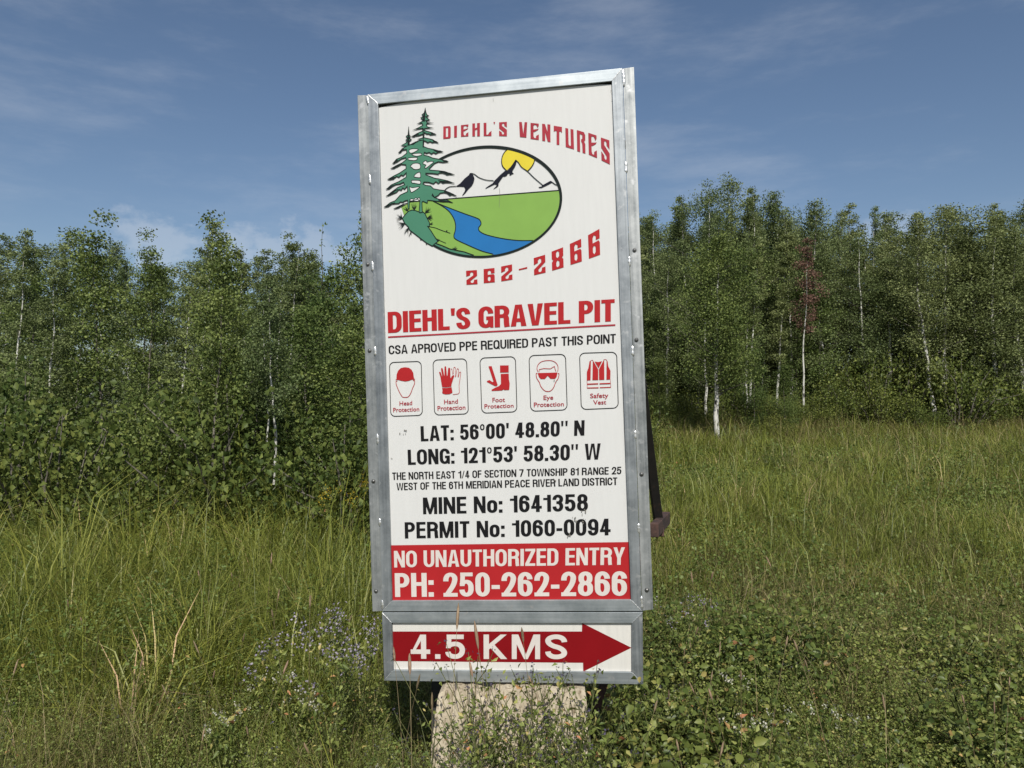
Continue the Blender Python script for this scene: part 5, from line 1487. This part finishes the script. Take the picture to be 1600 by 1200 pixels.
# seed stalks reaching up in front of the boards
heads = [(717, 940, 'tall seed stalk crossing the seam between the two boards'), (742, 968, 'seed stalk ending over the gap after the figure 5 on the arrow sign'), (815, 978, 'seed stalk in front of the M on the arrow sign'),
         (641, 1018, 'pale seed stalk in front of the figure 4 on the arrow sign'), (734, 1030, 'seed stalk crossing the lower rail below the figure 5'), (657, 1050, 'bent seed stalk over the lower left rail of the arrow sign'),
         (676, 1078, 'short pale seed stalk beside the left edge of the concrete block'), (616, 1008, 'seed stalk beside the left end of the red arrow'), (826, 1052, 'dark seed stalk rising before the middle of the lower rail'),
         (1025, 1090, 'seed stalk right below the right end of the arrow sign')]
for k, (px, py, lb) in enumerate(heads):
    plant(STALK, ('stem', 'seed_head'), px, py, rd.uniform(3.12, 3.36), (.82, .76, .9, .66, .78)[k % 5], 'grass_stalk', lb, 'grass stalk', 'seed stalks before the sign', k)
for k in range(46):
    px = rd.choice([rd.uniform(-60, 600), rd.uniform(1010, 1660), rd.uniform(360, 590), rd.uniform(1010, 1240)])
    d = rd.uniform(3.0, 6.0)
    py = 622 + (2.0 - rd.uniform(.55, .85)) / d * 1200
    plant(STALK, ('stem', 'seed_head'), px, py, d, (.82, .76, .9, .66, .78)[k % 5], 'grass_stalk', 'thin straw coloured grass stalk with a seed head standing in the meadow', 'grass stalk', 'seed stalks in the meadow', k)
# alfalfa in front of the block
alf = [(768, 1008, 'dark flowered alfalfa in front of the K on the arrow sign', 3.3), (797, 1035, 'alfalfa with dark buds below the M on the arrow sign', 3.28), (868, 1038, 'dark flowered alfalfa below the S on the arrow sign', 3.3),
       (880, 1050, 'alfalfa with bent tip close to the arrow head', 3.25), (755, 1040, 'alfalfa left of the dark flowered one before the K', 3.32)]
for k, (px, py, lb, d) in enumerate(alf):
    plant(ALF, ('stem', 'leaves', 'blossoms'), px, py, d, .64, 'alfalfa_plant', lb, 'weed', 'alfalfa before the sign', k)
for k in range(24):
    px = rd.uniform(690, 935); d = rd.uniform(2.95, 3.32)
    plant(ALF, ('stem', 'leaves', 'blossoms'), px, rd.uniform(1092, 1185), d, .64, 'alfalfa_plant', 'leafy alfalfa growing up the front of the concrete block', 'weed', 'alfalfa on the block', k + 2, wide=1.1)
for k in range(40):
    px = rd.choice([rd.uniform(340, 640), rd.uniform(960, 1260), rd.uniform(-40, 340), rd.uniform(1260, 1640)]); d = rd.uniform(2.9, 4.6)
    py = 622 + (2.0 - rd.uniform(.30, .5)) / d * 1200
    plant(ALF, ('stem', 'leaves', 'blossoms'), px, py, d, .64, 'alfalfa_plant', 'low dark flowered alfalfa among the meadow weeds', 'weed', 'alfalfa in the meadow', k, wide=1.3)
# asters
for k, (px, py, d, lb) in enumerate([(540, 938, 4.2, 'tallest pale purple aster left of the sign'), (522, 962, 4.1, 'pale purple aster at the left of the aster clump'), (553, 985, 4.0, 'low purple aster in front of the aster clump'), (583, 958, 4.3, 'pale purple aster touching the left end of the arrow sign'),
                                     (1078, 922, 5.2, 'pale purple aster standing alone right of the sign'), (405, 1000, 3.9, 'small purple aster far left in the low weeds')]):
    plant(AST, ('stem', 'leaves', 'blossoms'), px, py, d, .66, 'aster_plant', lb, 'wildflower', 'purple asters', k)
for k in range(12):
    px = rd.choice([rd.uniform(440, 640), rd.uniform(350, 600), rd.uniform(1010, 1240), rd.uniform(-40, 340), rd.uniform(1260, 1640)]); d = rd.uniform(3.1, 4.6)
    py = 622 + (2.0 - rd.uniform(.26, .42)) / d * 1200
    plant(CLO, ('stem', 'leaves', 'blossoms'), px, py, d, .36, 'clover_plant', 'small whitish clover head among the low weeds', 'wildflower', 'white clover heads', k)
plant(GOL, ('stem', 'leaves', 'blossoms'), 536, 748, 8.2, 1.0, 'goldenrod_plant', 'yellow goldenrod below the left thicket, farther from the sign', 'wildflower', 'goldenrods', 0)
plant(GOL, ('stem', 'leaves', 'blossoms'), 568, 740, 8.5, 1.0, 'goldenrod_plant', 'yellow goldenrod next to the left edge of the sign', 'wildflower', 'goldenrods', 1)

# leafy bramble at the right end of the arrow sign
def make_bramble(seed, H, R_, n_stem, per, leaf):
    a_, b_ = make_shrub(seed, H, R_, n_stem, per, leaf, 1.3, True)
    a_.materials.append(M['stem']); b_.materials.append(M['bramble']); return a_, b_
BR = [make_bramble(71, .55, .2, 9, 42, .025), make_bramble(72, .42, .28, 14, 44, .021), make_bramble(73, .36, .28, 14, 40, .024)]
def bramble(px, d, h, idx, label, group, base=(.55, .42, .36)):
    x = (px - 800) / 1200 * d; gz = float(ground_z(x, d)); s = h / base[idx]
    o = empty('bramble', (x, d, gz - .01), (0, 0, rd.random() * 6.28)); o.scale = (s, s, s)
    for nm, me in zip(('stems', 'leaves'), BR[idx]): link(nm, me, None, o)
    tag(o, label, 'bramble', group)
bramble(935, 3.34, .80, 0, 'tall bramble shoot overlapping the lower tip of the arrow head', 'brambles by the sign')
bramble(962, 3.25, .52, 1, 'leafy bramble right of the concrete block', 'brambles by the sign')
bramble(930, 3.15, .42, 2, 'low bramble hiding the right foot of the concrete block', 'brambles by the sign')
for k in range(64):
    px = rd.choice([rd.uniform(985, 1260), rd.uniform(985, 1260), rd.uniform(1260, 1660)]); d = rd.uniform(3.0, 6.0)
    bramble(px, d, rd.uniform(.3, .62), 1 + k % 2, 'low green bramble in the weeds right of the sign', 'brambles in the meadow')
